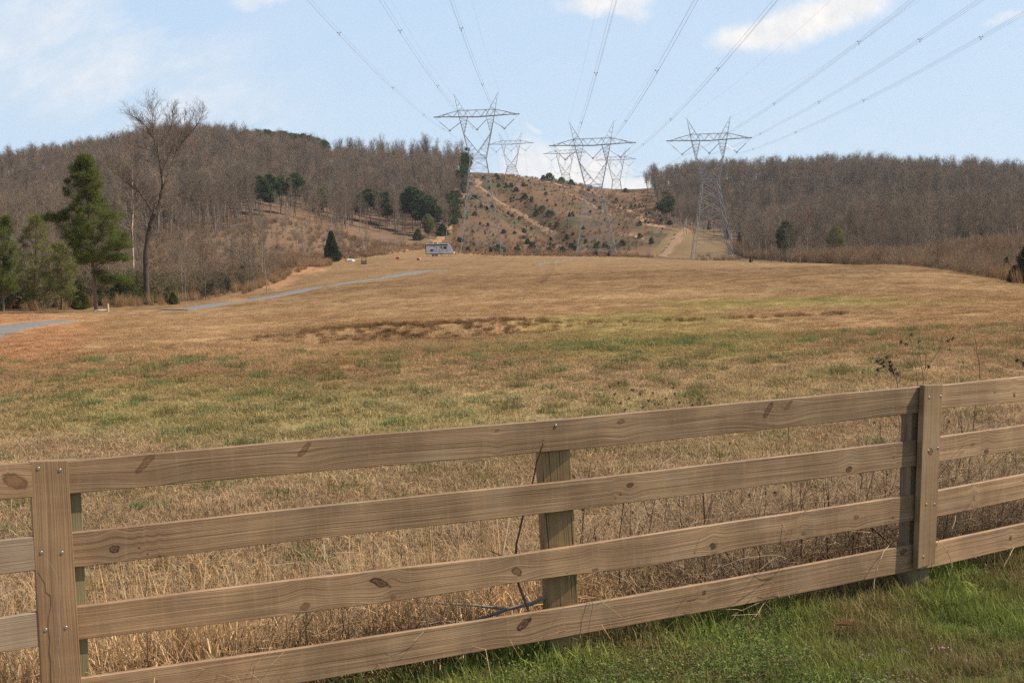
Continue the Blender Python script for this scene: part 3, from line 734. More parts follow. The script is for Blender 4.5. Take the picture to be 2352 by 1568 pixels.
for i in range(54):      # pine tops on the skyline
    px = 545+i*3.8+rg.uniform(-3, 3); top = np.interp(px, [545, 620, 700, 750], [303, 300, 310, 326])+rg.uniform(-4, 6)
    r = ridge_r(px)-rg.uniform(0, 30); th = math.atan2(rayv(px, 380).x, rayv(px, 380).y); x, y = r*math.sin(th), r*math.cos(th); z = float(height(x, y))
    ztop = at(px, top, y).z; put('pine_tree', PM[i % 4], (x, y, z), max(8, ztop-z), 15, 'dark green pine on the skyline of the left hill', 'pines along the left skyline', wide=1.35)
for i in range(16):      # evergreen corner of the woods beside the cleared corridor
    px = 1080-rg.random()*40; py = 400+(1080-px)*2.6+rg.uniform(-20, 45); p = hit(px, max(396, py), 420)
    put('pine_tree', PM[i % 4], p, rg.uniform(9, 13), 15, 'dull green pine at the edge of woods beside the cleared corridor', 'pines at the corridor edge', wide=1.1)
for px, t in [(1533, 440), (1522, 462), (1548, 478), (1538, 452)]:
    p = hit(px, 515, 440); put('pine_tree', PM[int(px) % 4], p, H_of(px, 515, t, p), 15, 'dark pine at the edge of woods right of the cleared hill', 'dark pines right of the cleared hill', wide=1.2)
for px, dt in [(2543, 0), (1858, 6), (1990, 2), (2105, 4), (2205, 10), (2255, 8), (1700, 14), (1800, 8), (2160, 12)]:
    r = ridge_r(px)-12; th = math.atan2(rayv(px, 420).x, rayv(px, 420).y); x, y = r*math.sin(th), r*math.cos(th); z = float(height(x, y)); ztop = at(px, 366+dt+(px-1900)*.02, y).z
    put('pine_tree', PM[px % 4], (x, y, z), max(9, ztop-z), 15, 'dark bushy pine on the skyline of the right hill', 'pines along the right skyline', wide=1.2)
CED = []
for i in range(4):
    sk, fo = conifer_dense(3.0, 400+i, wid=(.38, .46, .5, .34)[i], n=800, ln=.5, wd=.09, tr=.06, round_=(.5, .4, .45, .6)[i])
    CED.append(sk.mesh('cedar', [M_PINEBARK, M_CEDAR], 4, (fo[0], fo[1], 1)))
CEDN = [parts_tree('c', *conifer_dense(5.0, 410+i, wid=(.26, .4, .34)[i], n=5200, ln=.3, wd=.06, tr=.1, round_=(.85, .6, .7)[i]), [M_PINEBARK, M_CEDAR]) for i in range(3)]
# right-hand evergreens
for px, b, t, kind, lb in [(1805, 603, 510, 'p', 'tall loose green pine standing in front of the right woods'), (1920, 604, 517, 'l', 'sparse light green pine in front of the right woods'),
        (1699, 566, 536, 'c', 'dark cedar leaning at the edge of the mown strip'), (1670, 549, 527, 'c', 'dark cedar above the mown strip, behind the right pylon'),
        (1629, 528, 508, 'c', 'dark cedar at the head of the mown strip'), (1764, 590, 549, 'l', 'small pale pine left of the tall loose pine'),
        (1725, 603, 590, 'c', 'small round cedar bush on the edge of the hay field'), (2100, 540, 503, 'l', 'faint green pine deep in the right woods'),
        (2220, 566, 512, 'l', 'loose green pine behind the grassy mound'), (2252, 566, 522, 'p', 'dark pine behind the grassy mound'),
        (2300, 562, 540, 'l', 'low light green pine at the right behind the grassy mound'), (2328, 561, 538, 'l', 'low bright pine nearest the right edge behind the mound'),
        (2312, 640, 594, 'c', 'upright dark cedar in the thicket beside the field'), (2368, 652, 558, 'C', 'big dark cedar at the right-hand edge of the field'),
        (2330, 650, 612, 'C', 'small dark cedar in front of the big one at the right edge')]:
    p = hit(px, b, 90 if b > 600 and px > 2290 else 200); Hh = H_of(px, b, t, p)
    if kind == 'p': put2('pine_tree', *PTR[1], p, lb, s=Hh/15, rz=px, wide=1.15)
    elif kind == 'l': put2('pine_tree', *PPL, p, lb, s=Hh/12, rz=px, wide=.95)
    else: put2('cedar_tree', *CEDN[0 if kind == 'c' else 2], p, lb, s=Hh/5, rz=px, wide=1.25 if px == 1725 else (1.3 if kind == 'C' else 1))
# young cedars dotted over the cleared hill
HP = [(1082, 402), (1180, 405), (1300, 419), (1400, 438), (1488, 440), (1545, 515), (1500, 560), (1400, 590), (1180, 588), (1070, 586), (1030, 572), (1062, 480)]
n = 0; rg = random.Random(12)
while n < 270:
    px, py = rg.uniform(1030, 1548), rg.uniform(402, 592)
    if not inpoly(np.array([px]), np.array([py]), HP)[0]: continue
    dv = math.exp(-((py-(430+(px-1150)*.72))/16)**2)*(1140 < px < 1320)+math.exp(-((py-(440+(px-1330)*.30))/14)**2)*(px > 1330)+(py > 560)*.6
    if rg.random() > .35+.8*dv: continue
    p = hit(px, py, 400); Hh = rg.choice((.5, .6, .7, .8, 1.0, 1.3, 1.7))*rg.uniform(.8, 1.2)*(1.2 if dv > .4 else 1)
    row = 'low down' if py > 545 else ('high up' if py < 455 else 'halfway up')
    where = ('left of the tallest pylon legs' if px < 1062 else 'between the legs of the tallest pylon' if px < 1145 else 'right of the tallest pylon' if px < 1240 else 'left of the middle pylon' if px < 1335
             else 'behind the middle pylon legs' if px < 1410 else 'right of the middle pylon' if px < 1480 else 'on the right flank of the hill')
    put('young_cedar', CED[n % 4], p, Hh, 3.0, '%s dark cedar %s the cleared hill, %s' % ('larger' if Hh > 1.2 else 'tiny' if Hh < .7 else 'small', row, where), 'young cedars on the cleared hill', 'shrub', wide=rg.uniform(.9, 1.5)); n += 1
for px, b, t in [(1262, 413, 398), (1248, 411, 402), (1290, 418, 407), (1312, 422, 412), (1437, 439, 432), (1140, 404, 398)]:
    p = hit(px, b+3, 420); put('young_cedar', CED[px % 4], p, H_of(px, b, t, p)+.4, 3.0, 'dark cedar on the crest of the cleared hill against the sky', 'cedars on the crest', 'shrub', wide=1.5)
# dark cedars and bushes along the left thicket
for px, b, t, kd, w, lb in [(763, 602, 534, 0, 1.15, 'tall cone-shaped cedar at the field edge left of the camper'), (960, 553, 528, 1, 1.3, 'round cedar at the foot of the left hill above the camper'),
        (1017, 543, 515, 1, 1.4, 'round dark cedar at the corner of the left woods'), (290, 704, 636, 1, 1.5, 'broad dark cedar bush beside the big leafless tree'),
        (398, 700, 672, 1, 1.2, 'small dark round bush right of the big leafless tree'), (186, 712, 655, 2, 1.1, 'dark cedar left of the tall pine trunk'),
        (558, 655, 612, 2, 1.0, 'dull green cedar in the thicket where the road bends'), (655, 612, 600, 1, 1.5, 'low green bush on the bank of the field')]:
    p = hit(px, b, 95); put2('cedar_tree', *CEDN[kd], p, lb, s=H_of(px, b, t, p)/5, rz=px, wide=w)
# red-budding trees
for px, b, t, lb in [(758, 560, 520, 'leftmost red-budding tree below the left hill clearing'), (784, 562, 524, 'red-budding tree right of the tall cone-shaped cedar'),
        (886, 522, 466, 'red-topped tree among the hillside pines'), (842, 540, 498, 'tall grey tree with a faint red top on the lower slope'), (2100, 602, 560, 'reddish leafy-looking tree in front of the right woods')]:
    p = hit(px, b, 250); put('red_budding_tree', BT[6], p, H_of(px, b, t, p), 15, lb, wide=1.5)
# taller single leafless trees in front of the woods
NEARB = [bare_tree('bt', 13, 500+i, [M_BARK, M_TWIG], tr=(.13, .1, .16, .11)[i], first=(.2, .3, .15, .35)[i], n1=(20, 16, 24, 15)[i], kids=(0, 3, 2), L1=(.24, .2, .27, .18)[i], rmin=.015, lean=.06) for i in range(4)]
PALE = bare_tree('pale_tree', 14, 520, [M_PALEBARK, M_TWIG], tr=.17, first=.35, n1=16, kids=(0, 3, 2), L1=.26, rmin=.016, lean=.03)
p = hit(306, 690, 130, 190); put('leafless_tree', PALE, p, H_of(306, 690, 345, p), 14, 'tall leafless tree with a pale trunk between the pine and the big bare tree', wide=1)
single = [(21, 650, 465, 'leafless tree at the far left behind the bright pine'), (56, 655, 470, 'second leafless tree from the left edge'), (165, 660, 452, 'leafless tree showing left of the tall pine'),
          (424, 688, 440, 'straight leafless tree right of the big bare tree, by the road end'), (478, 678, 500, 'thin leafless tree leaning over the start of the gravel road'),
          (520, 668, 520, 'slim leafless tree above the gravel road bend'), (572, 650, 500, 'leafless tree left of the orange bank'), (602, 640, 505, 'straight pale leafless tree above the orange bank'),
          (640, 622, 535, 'small leafless tree on the bank above the gravel road'), (842, 585, 496, 'spreading leafless tree behind the wooden well'), (1072, 470, 400, 'thin leafless tree at the woods corner'),
          (2013, 602, 462, 'tall leafless tree standing out before the right woods'), (2132, 606, 455, 'thick leafless tree at the end of the hay field crest'), (2298, 640, 560, 'thin leafless tree over the right thicket'),
          (2262, 628, 572, 'leafless sapling at the edge of the right thicket'), (1640, 548, 480, 'leafless tree behind the right pylon'), (700, 606, 545, 'short leafless tree left of the cone-shaped cedar')]
for i, (px, b, t, lb) in enumerate(single):
    p = hit(px, b, 110 if px < 700 else 150); put('leafless_tree', NEARB[i % 4], p, H_of(px, b, t, p), 13, lb)
rg = random.Random(31)
for i in range(120):      # thicket trees between field edge and hill foot
    px = rg.uniform(-20, 620) if i < 60 else rg.uniform(330, 800); Y = rg.uniform(135, 250) if i < 60 else rg.uniform(225 if px < 560 else 300, 400); d = rayv(px, 650); x = Y*d.x/d.y; z = float(height(x, Y))
    w_ = 'behind the left-edge pines' if px < 110 else 'left of the tall pine' if px < 200 else 'between the tall pine and the forked tree' if px < 330 else 'just right of the forked tree' if px < 430 else 'above the start of the gravel road' if px < 530 else 'where the gravel road bends' if px < 650 else 'left of the tall cone-shaped cedar' if px < 740 else 'behind the tall cone-shaped cedar'
    put('leafless_tree', NEARB[i % 4], (x, Y, z), rg.uniform(5.0, 9.5) if px > 330 else rg.uniform(8, 13), 13, '%s leafless thicket tree %s' % ('nearer' if Y < 185 else 'farther' if Y < 300 else 'farthest', w_), 'thicket trees beyond the left field edge', wide=.9)
for i in range(30):
    px = rg.uniform(1700, 2400); Y = rg.uniform(215, 320) if px < 2120 else rg.uniform(130, 240); d = rayv(px, 600); x = Y*d.x/d.y; z = float(height(x, Y))
    put('leafless_tree', NEARB[i % 4], (x, Y, z), rg.uniform(5, 9) if px < 2120 else rg.uniform(3, 5.5), 13, 'thin leafless tree in the hollow %s' % ('right of the right pylon' if px < 1790 else 'near the tall loose pine' if px < 1900 else 'near the sparse light pine' if px < 2010 else 'behind the field crest middle' if px < 2120 else 'below the grassy mound'), 'hollow trees behind the right field edge', wide=.9)

# ------------------------------------------------------------------ the big leafless tree
def big_tree():
    Y0 = hit(338, 700, 90, 160).y; rg = random.Random(77); base = hit(338, 700, 90, 160)
    def Q(px, py, dy=0.0): return at(px, py, Y0+dy)-base
    tr, cr = Skel(), Skel()
    limbs = [([(339, 703, 0), (336, 640, 0), (334.5, 590, 0), (341, 539, .3), (347, 512, .2), (354, 492, 0)], .30, .22, 'b'),
             ([(354, 492, 0), (336, 462, -.8), (320, 442, -1.6), (304, 428, -2.2), (290, 416, -2.6), (272, 402, -3.2), (258, 392, -3.6)], .14, .035, 't'),
             ([(354, 492, 0), (366, 465, .3), (372, 440, .4), (374, 424, .3)], .2, .16, 'b'),
             ([(374, 424, .3), (370, 392, .2), (366, 372, 0), (363, 348, 0)], .12, .09, 'b'),
             ([(363, 348, 0), (356, 328, -.6), (350, 311, -1), (338, 294, -1.6), (325, 280, -2), (306, 268, -2.4)], .08, .03, 't'),
             ([(363, 348, 0), (372, 322, 1), (386, 305, 1.6), (394, 288, 2), (397, 262, 2.2)], .07, .025, 't'),
             ([(350, 311, -1), (352, 290, -1), (350, 262, -1.2), (346, 246, -1.3)], .045, .018, 't'),
             ([(374, 424, .3), (386, 400, 1), (396, 376, 1.8), (406, 346, 2.4), (420, 325, 2.8), (438, 306, 3.2), (452, 288, 3.4), (462, 268, 3.6)], .11, .03, 't'),
             ([(406, 346, 2.4), (412, 320, 1.8), (420, 296, 1.2), (424, 272, 1)], .05, .02, 't'),
             ([(370, 396, .2), (384, 366, -1.2), (396, 338, -1.6), (400, 312, -2)], .05, .02, 't'),
             ([(363, 360, 0), (345, 345, 1.4), (322, 338, 1.8), (304, 334, 2)], .045, .018, 't'),
             ([(396, 380, 1.8), (418, 380, 2.2), (440, 386, 2.5)], .035, .015, 's'),
             ([(372, 446, .4), (400, 450, .8), (428, 452, 1), (448, 456, 1.2)], .05, .02, 's'),
             ([(345, 524, .2), (325, 512, -.8), (306, 504, -1.4), (296, 508, -1.8)], .05, .02, 's'),
             ([(358, 478, .2), (346, 462, 1), (335, 452, 1.5), (334, 436, 2)], .05, .02, 's'),
             ([(341, 545, .2), (366, 552, .8), (384, 570, 1), (392, 586, 1)], .04, .015, 's'),
             ([(336, 600, 0), (360, 606, -.5), (380, 618, -.8), (396, 640, -1)], .035, .015, 's'),
             ([(337, 560, 0), (322, 552, .6), (308, 556, 1)], .03, .012, 's')]
    def twigs(a, dirv, L, r, lev):
        grow(cr, a, dirv, L, r, lev, rg, (0, 2, 2), 4, .13, .14, (0, 0, 0, 0), .009, .6)
    for pts, r0, r1, kd in limbs:
        P = [Q(*p) for p in pts]; n = len(P)-1; sub = []
        for i in range(n):
            for s in range(3):
                a = P[i].lerp(P[i+1], s/3); sub.append(a+Vector((rg.uniform(-.04, .04), rg.uniform(-.05, .05), 0))*(1 if i+s else 0))
        sub.append(P[-1]); m = len(sub)-1
        for i in range(m):
            ra, rb = r0+(r1-r0)*i/m, r0+(r1-r0)*(i+1)/m; (tr if kd == 'b' else cr).add(sub[i], sub[i+1], ra, rb)
            if kd == 'b' and r0 > .25 and i < 4: continue
            pr = {'b': .3, 't': .75, 's': .5}[kd]
            for _ in range(2 if kd == 't' and i > m*.3 else 1):
                if rg.random() < pr:
                    dd = (sub[i+1]-sub[i]).normalized(); nd = rdir(dd, rg.uniform(.5, 1.1), rg); nd.z = abs(nd.z)*.8+.15
                    L = {'b': .8, 't': 1.5, 's': .9}[kd]*rg.uniform(.6, 1.2)
                    twigs(sub[i], nd.normalized(), L, max(.014, ra*.4), 1)
        twigs(P[-1], (P[-1]-P[-2]).normalized()+Vector((0, 0, .3)), 1.1, r1, 1)
    e = empty('leafless_tree', base); tag(e, 'very tall forked leafless tree with dark trunk right of the big pine', 'tree')
    link(bpy.data.objects.new('trunk', tr.mesh('trunk', [M_BIGBARK], 8, smooth=True)), e)
    link(bpy.data.objects.new('crown', cr.mesh('crown', [M_BIGTWIG], 4)), e)
big_tree()
# ------------------------------------------------------------------ the tall pine in front of the thicket
def big_pine(px, base_y, top_y, outline, seed, name, label, m_needle, ncl, lean=-30, nn=100, ln=.24, wd=.028, low=()):
    p0 = hit(px, base_y, 90, 160); Y0 = p0.y; rg = random.Random(seed); sk = Skel()
    H = (base_y-top_y)/F*Y0
    def Q(x, y, dy=0.0): return at(x, y, Y0+dy)-p0
    def axis(t): return Q(px+lean*t, base_y+4-(base_y+4-top_y)*t)
    K = 14; tr = H*.0135
    for i in range(K): sk.add(axis(i/K), axis((i+1)/K), tr*(1-i/K*.88), tr*(1-(i+1)/K*.88))
    cen, sz = [], []
    ys = [o[0] for o in outline]
    for j in range(ncl):
        y = ys[0]+(ys[-1]-ys[0])*rg.random()**.9; l = np.interp(y, ys, [o[1] for o in outline]); r = np.interp(y, ys, [o[2] for o in outline])
        t = (base_y-y)/(base_y-top_y); ax = px+lean*t; az = rg.uniform(0, 6.283); u = rg.random()**.6
        hw = (r-ax if math.cos(az) > 0 else ax-l); cx = ax+math.cos(az)*hw*u; half = (r-l)/2/F*Y0
        c = Q(cx, y, math.sin(az)*half*u*.9)
        if rg.random() < .35:
            s = axis(max(.05, t-.05-.05*rg.random())); m_ = s.lerp(c, .55)-Vector((0, 0, .12)); sk.add(s, m_, tr*.22*(1.1-t), .022); sk.add(m_, c, .022, .012)
        cen.append(tuple(c)); sz.append(rg.choice((.16, .22, .3, .42)))
    for x0, x1, y, nlow in low:
        for _ in range(nlow):
            x = rg.uniform(x0, x1); c = Q(x, y+rg.uniform(-5, 5), rg.uniform(-.8, .8)); cen.append(tuple(c)); sz.append(rg.uniform(.2, .38))
        s = axis((base_y-y)/(base_y-top_y)-.05); sk.add(s, Q((x0+x1)/2, y+2), .05, .02); sk.add(Q((x0+x1)/2, y+2), Q(x1 if x1 > px else x0, y), .02, .01)
    fo = clumps(cen, sz, nn, ln, wd, seed, .35, .7)
    e = empty(name, p0); tag(e, label, 'tree')
    link(bpy.data.objects.new('trunk', sk.mesh('trunk', [M_PINEBARK], 7, smooth=True)), e)
    link(bpy.data.objects.new('crown', raw_mesh('crown', fo[0], fo[1], [m_needle])), e)
big_pine(222, 715, 360, [(360, 176, 206), (385, 164, 222), (415, 150, 232), (440, 145, 232), (470, 148, 250), (490, 132, 285), (520, 135, 288), (545, 146, 300), (575, 158, 290), (605, 176, 272)], 5,
         'pine_tree', 'tall green pine standing alone with a bare lower trunk', M_PINE_NEAR, 360,
         low=[(103, 150, 500, 22), (262, 306, 590, 16), (225, 300, 642, 26), (140, 190, 545, 12), (255, 300, 560, 10), (215, 245, 625, 6)])
big_pine(8, 716, 500, [(500, -6, 20), (530, -25, 34), (570, -25, 36), (610, -20, 36), (650, -15, 38), (668, -10, 40)], 9, 'pine_tree', 'bright green pine cut by the left picture edge', M_PINE_NEAR, 110, lean=0)
big_pine(78, 712, 490, [(490, 72, 96), (540, 45, 120), (590, 40, 135), (640, 35, 150), (690, 40, 150)], 15, 'pine_tree', 'thin pale green pine left of the tall pine', M_PINE_PALE, 150, lean=6, nn=70)
big_pine(140, 712, 560, [(560, 125, 160), (600, 105, 180), (640, 95, 185), (690, 110, 185)], 17, 'pine_tree', 'low pale green pine just left of the tall pine trunk', M_PINE_PALE, 110, lean=4, nn=75)
big_pine(44, 708, 600, [(600, 34, 60), (650, 20, 75), (695, 22, 85)], 19, 'pine_tree', 'short dark thin pine near the left edge', M_PINE_NEAR, 40, lean=0, nn=60)

# ------------------------------------------------------------------ brush, broomsedge, hillside scrub (uncountable)
def blades(n, R, h, w, lean, seed, seg=2, flat=0.0, cl=None, hv=.35):
    rg = np.random.default_rng(seed); a = rg.uniform(0, 6.283, n); rr = R*np.sqrt(rg.random(n)); bx, by = np.cos(a)*rr, np.sin(a)*rr
    if cl:
        cc = rg.normal(size=(cl, 2))*R*.5; pick = rg.integers(0, cl, n); bx, by = cc[pick, 0]+rg.normal(size=n)*R*.13, cc[pick, 1]+rg.normal(size=n)*R*.13
    az = rg.uniform(0, 6.283, n); L = h*rg.uniform(1-hv, 1+hv, n); ln = np.abs(rg.normal(lean, lean*.6, n)); face = az+rg.uniform(-1.2, 1.2, n)+1.57
    V = []; c = []; x, y, z = bx, by, np.full(n, -.01); ang = ln*.4; ww = w*rg.uniform(.6, 1.3, n); tone = rg.uniform(.6, 1.35, n); hue = rg.normal(0, .07, n)
    for k in range(seg+1):
        f = k/seg; hw = ww*(1-f**1.6*.85)/2; V.append(np.stack([x-np.cos(face)*hw, y-np.sin(face)*hw, z], -1)); V.append(np.stack([x+np.cos(face)*hw, y+np.sin(face)*hw, z], -1))
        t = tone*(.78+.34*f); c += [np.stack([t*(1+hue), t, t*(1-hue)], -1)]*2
        st = L/seg; x = x+np.sin(ang)*np.cos(az)*st; y = y+np.sin(ang)*np.sin(az)*st; z = z+np.cos(ang)*st; ang = ang+ln*(.9/seg)
        if flat: z = np.minimum(z, flat*rg.uniform(.5, 1.2, n))
    K = 2*(seg+1); V = np.stack(V, 1).reshape(-1, 3); C = np.stack(c, 1).reshape(-1, 3); b = np.arange(n)[:, None]*K
    Q = np.concatenate([np.stack([b[:, 0]+2*k, b[:, 0]+2*k+1, b[:, 0]+2*k+3, b[:, 0]+2*k+2], -1) for k in range(seg)])
    return V, Q, C
def blade_lib(cname, name, parts, m=None):
    V, Q, C, o = [], [], [], 0
    for v, q, c in parts: V.append(v); Q.append(q+o); C.append(c); o += len(v)
    me = raw_mesh(name, np.concatenate(V), np.concatenate(Q), [m or M_BLADE]); vcol(me, 'blade', np.concatenate(C)); lib(cname, name, me)
def scat(name, cname, x, y, sc, idx, tint, label, cat, tilt=.12, sink=0.0):
    n = len(x); z = height(x, y)-sink
    return scatter(name, cname, np.stack([x, y, z], -1), np.stack([RNG.normal(0, tilt, n), RNG.normal(0, tilt, n), RNG.uniform(0, 6.28, n)], -1), np.stack([sc, sc, sc], -1) if np.ndim(sc) == 1 else sc, idx, tint, label, cat)
def region(n, fn, x0, x1, y0, y1, seed):
    rg = np.random.default_rng(seed); xs, ys = [], []; c = 0
    while c < n:
        m = max(4000, n); y = rg.uniform(y0, y1, m); x = rg.uniform(x0, x1, m); ok = fn(x, y, rg)
        xs.append(x[ok]); ys.append(y[ok]); c += ok.sum()
    return np.concatenate(xs)[:n], np.concatenate(ys)[:n]
FENCE = lambda x: 6.12+.505*x
def inview(x, y, m=.03): return np.abs(x/y) < .40+m
# scrub templates
for i in range(4):
    sk = Skel(); rg = random.Random(600+i)
    for s in range(9):
        a = rg.uniform(0, 6.28); grow(sk, Vector((math.cos(a)*.25, math.sin(a)*.25, -.1)), Vector((math.cos(a)*.35, math.sin(a)*.35, 1)).normalized(), rg.uniform(1.2, 2.6), .022, 1, rg, (0, 3, 2), 4, .2, .1, rmin=.012)
    lib('scrub', 'scrub_%d' % i, sk.mesh('scrub', [rand_mat('scrub_twigs_%d' % i, [(.24, .16, .10), (.30, .19, .115), (.22, .165, .10), (.34, .20, .12)])]*2))
for i in range(3):
    sk = Skel(); rg = random.Random(650+i)
    for s_ in range(8):
        a = rg.uniform(0, 6.28); grow(sk, Vector((math.cos(a)*.3, math.sin(a)*.3, -.1)), Vector((math.cos(a)*.4, math.sin(a)*.4, 1)).normalized(), rg.uniform(1.0, 2.2), .022, 1, rg, (0, 3, 2), 4, .2, .1, rmin=.012)
    A_ = np.array(sk.seg); pk_ = A_[::2, 3:6]; V_, Q_ = clumps(pk_, np.full(len(pk_), .2), 5, .14, .05, 660+i)
    lib('leafscrub', 'leafscrub_%d' % i, sk.mesh('leafscrub', [M_BARK, M_TWIG, M_UNDER], 3, (V_, Q_, 2)))
def fedge(px): return np.interp(px, [-300, 0, 340, 450, 560, 640, 700, 760, 1000, 1480, 1500, 1700, 2100, 2250, 2352, 2700], [725, 715, 699, 688, 662, 634, 606, 597, 563, 590, 590, 600, 601, 627, 651, 660])
def fn(x, y, rg):
    z = height(x, y); px, py = proj(np.stack([x, y, z], -1)); ok = (px > -60) & (px < 1010) & (py < fedge(px)-1) & (y > 96) & (y < 400)
    # the brown clearings stay more open
    op = gs(px, py, 560, 558, 230, 26)+gs(px, py, 680, 540, 40, 40)
    return ok & (rg.random(len(x)) < np.where(y < 210, 1, .45)*(1-.9*np.clip(op, 0, 1))) & (np.abs(x/y) < .44)
x, y = region(2300, fn, -120, 0, 96, 400, 61)
scat('brush', 'scrub', x, y, RNG.uniform(.35, 1.1, len(x))*np.where(y > 250, .75, 1), RNG.integers(0, 4, len(x)), None, 'tangled brown brush filling the hollow beyond the left field edge', 'brush')
def fn(x, y, rg):
    z = height(x, y); px, py = proj(np.stack([x, y, z], -1)); ok = (px > -60) & (px < 600) & (py < fedge(px)-.5) & (y > 98) & (y < 200)
    return ok & (rg.random(len(x)) < np.clip(1.1-(fedge(px)-py)/22, .05, 1)*np.interp(px, [0, 300, 420, 600], [1, 1, .6, .35]))
x, y = region(620, fn, -75, -10, 98, 200, 611)
scat('undergrowth', 'leafscrub', x, y, RNG.uniform(.5, 1.35, len(x)), RNG.integers(0, 3, len(x)), None, 'dark olive and brown undergrowth below the left trees', 'brush')
def fn(x, y, rg):
    z = height(x, y); px, py = proj(np.stack([x, y, z], -1)); a = (px > 1680) & (px < 2430) & (py > 0) & (y > 100)
    r = np.hypot(x, y); edge = np.interp(px, [1680, 1750, 1900, 2090, 2250, 2352], [470, 330, 205, 168, 125, 105])
    mound = gs(px, py, 2280, 576, 120, 12)
    return a & (r > edge) & (r < np.maximum(edge+110, 330)) & (rg.random(len(x)) < 1-.85*np.clip(mound, 0, 1)) & (np.abs(x/y) < .44)
x, y = region(1500, fn, 20, 170, 100, 480, 62)
scat('brush', 'scrub', x, y, RNG.uniform(.5, 1.2, len(x))*np.where(y < 190, .7, 1), RNG.integers(0, 4, len(x)), None, 'brown brush in the hollow behind the right field edge', 'brush')
def fn(x, y, rg):
    z = height(x, y); px, py = proj(np.stack([x, y, z], -1)); dv = np.exp(-((py-(430+(px-1150)*.72))/18)**2)*(px > 1140)*(px < 1320)+np.exp(-((py-(440+(px-1330)*.30))/14)**2)*(px > 1330)+.35*(py > 555)+.5*(px > 1480)*(py < 470)
    return inpoly(px, py, HP) & (rg.random(len(x)) < .22+dv)
x, y = region(2300, fn, -25, 90, 400, 720, 63)
scat('hillside_scrub', 'scrub', x, y, RNG.uniform(.15, .6, len(x)), RNG.integers(0, 4, len(x)), None, 'low brown scrub dotted over the cleared hill', 'scrub')
# tall dry broomsedge on field edges
for i in range(3): blade_lib('sedge', 'sedge_%d' % i, [blades(90, .35, .95, .016, .28, 700+i, 3, hv=.3)])
def fn(x, y, rg):
    z = height(x, y); px, py = proj(np.stack([x, y, z], -1)); d = fedge(px)-py; r = np.hypot(x, y)
    a = (px < 1040) & (np.abs(d) < 6) & (r > 95) & (r < 420); b = (px > 985) & (px < 1500) & (r > 385) & (r < 425); c_ = (px > 2090) & (np.abs(d) < 5) & (r > 90) & (r < 170)
    g = (px > 560) & (px < 760) & (np.abs(d) < 14) & (r > 150)
    s = inpoly(px, py, [(1600, 585), (1700, 590), (1790, 601), (1600, 601)]) & (r > 380)
    return (a | b | c_ | g | s) & (rg.random(len(x)) < np.where((px < 540) | s, .16, np.where(b, .35, .7)))
x, y = region(2100, fn, -130, 110, 90, 480, 64)
t = np.array([[.33, .205, .105]])*(.65+.7*fbm(x, y, 9, 3, 5))[:, None]
scat('tall_dry_grass', 'sedge', x, y, RNG.uniform(.6, 1.3, len(x)), RNG.integers(0, 3, len(x)), t, 'tall orange-tan dry grass fringing the field', 'grass')

# ------------------------------------------------------------------ field turf
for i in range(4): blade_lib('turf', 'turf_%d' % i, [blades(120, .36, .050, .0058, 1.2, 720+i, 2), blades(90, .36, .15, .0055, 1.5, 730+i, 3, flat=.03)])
def turf(n, y0, y1, seed, sc, pw=1.0):
    rg = np.random.default_rng(seed); y = (rg.uniform(y0**pw, y1**pw, n))**(1/pw); x = rg.uniform(-1, 1, n)*(.47*y+.8); ok = (y > FENCE(x)+.1+np.interp(x, [.3, 1.3], [.95, 0])+(x < 1.5)*.5*rg.random(n)) & ((y < 40) | offroad(x, y)); x, y = x[ok], y[ok]
    z = height(x, y); c = ground_color(x, y, z)*rg.uniform(.8, 1.3, (len(x), 1)); c = c*1.12
    s = sc*rg.uniform(.7, 1.3, len(x)); return x, y, s, c
T = [turf(4600, 6.0, 16, 1, 1.0, 2), turf(5100, 16, 32, 2, 1.15, 2), turf(8200, 32, 75, 3, 1.5, 1.8), turf(5000, 75, 150, 4, 2.0, 1.6)]
x, y, s, c = [np.concatenate([t[i] for t in T]) for i in range(4)]
g = c[:, 1] > c[:, 0]*.95; zs = np.interp(y, [10, 25, 60, 150], [1, .8, .42, .3])
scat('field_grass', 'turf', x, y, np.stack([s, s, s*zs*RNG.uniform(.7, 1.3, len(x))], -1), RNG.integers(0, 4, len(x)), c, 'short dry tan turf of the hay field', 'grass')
# greener tussocks sprinkled through the dry turf
for i in range(3): blade_lib('tussock', 'tussock_%d' % i, [blades(170, .17, .10, .006, .8, 740+i, 2)])
def fn(x, y, rg):
    z = height(x, y); c = ground_color(x, y, z); g = (c[:, 1] > c[:, 0]*.86); return (y > FENCE(x)+.5) & inview(x, y) & (rg.random(len(x)) < np.where(g, .9, .07))
x, y = region(1000, fn, -30, 30, 6, 34, 65)
t = np.array([[.205, .205, .075]])*RNG.uniform(.7, 1.3, (len(x), 1))*(1+.25*RNG.normal(size=(len(x), 1))*np.array([[1, .1, .2]]))
scat('green_tussocks', 'tussock', x, y, RNG.uniform(.45, 1.1, len(x))*(1+y/70), RNG.integers(0, 3, len(x)), np.clip(t, .02, 1), 'fresh green grass tussocks dotted over the near field', 'grass')
# brown tussocks along the cut bank
def fn(x, y, rg):
    yb = 47.8+.10*(x+3); return (np.abs(y-yb) < 1.6) & (rg.random(len(x)) < np.exp(-((x+3.5)/5.0)**4)) | ((np.abs(y-49.8) < .6) & (x > 3) & (x < 13) & (rg.random(len(x)) < .5))
x, y = region(420, fn, -11, 14, 44, 52, 66)
t = np.array([[.25, .14, .062]])*RNG.uniform(.45, 1.3, (len(x), 1))
scat('bank_grass', 'sedge', x, y, np.stack([RNG.uniform(.3, .6, len(x))]*2+[RNG.uniform(.05, .16, len(x))], -1), RNG.integers(0, 3, len(x)), t, 'darker brown rank grass along the low cut bank', 'grass')
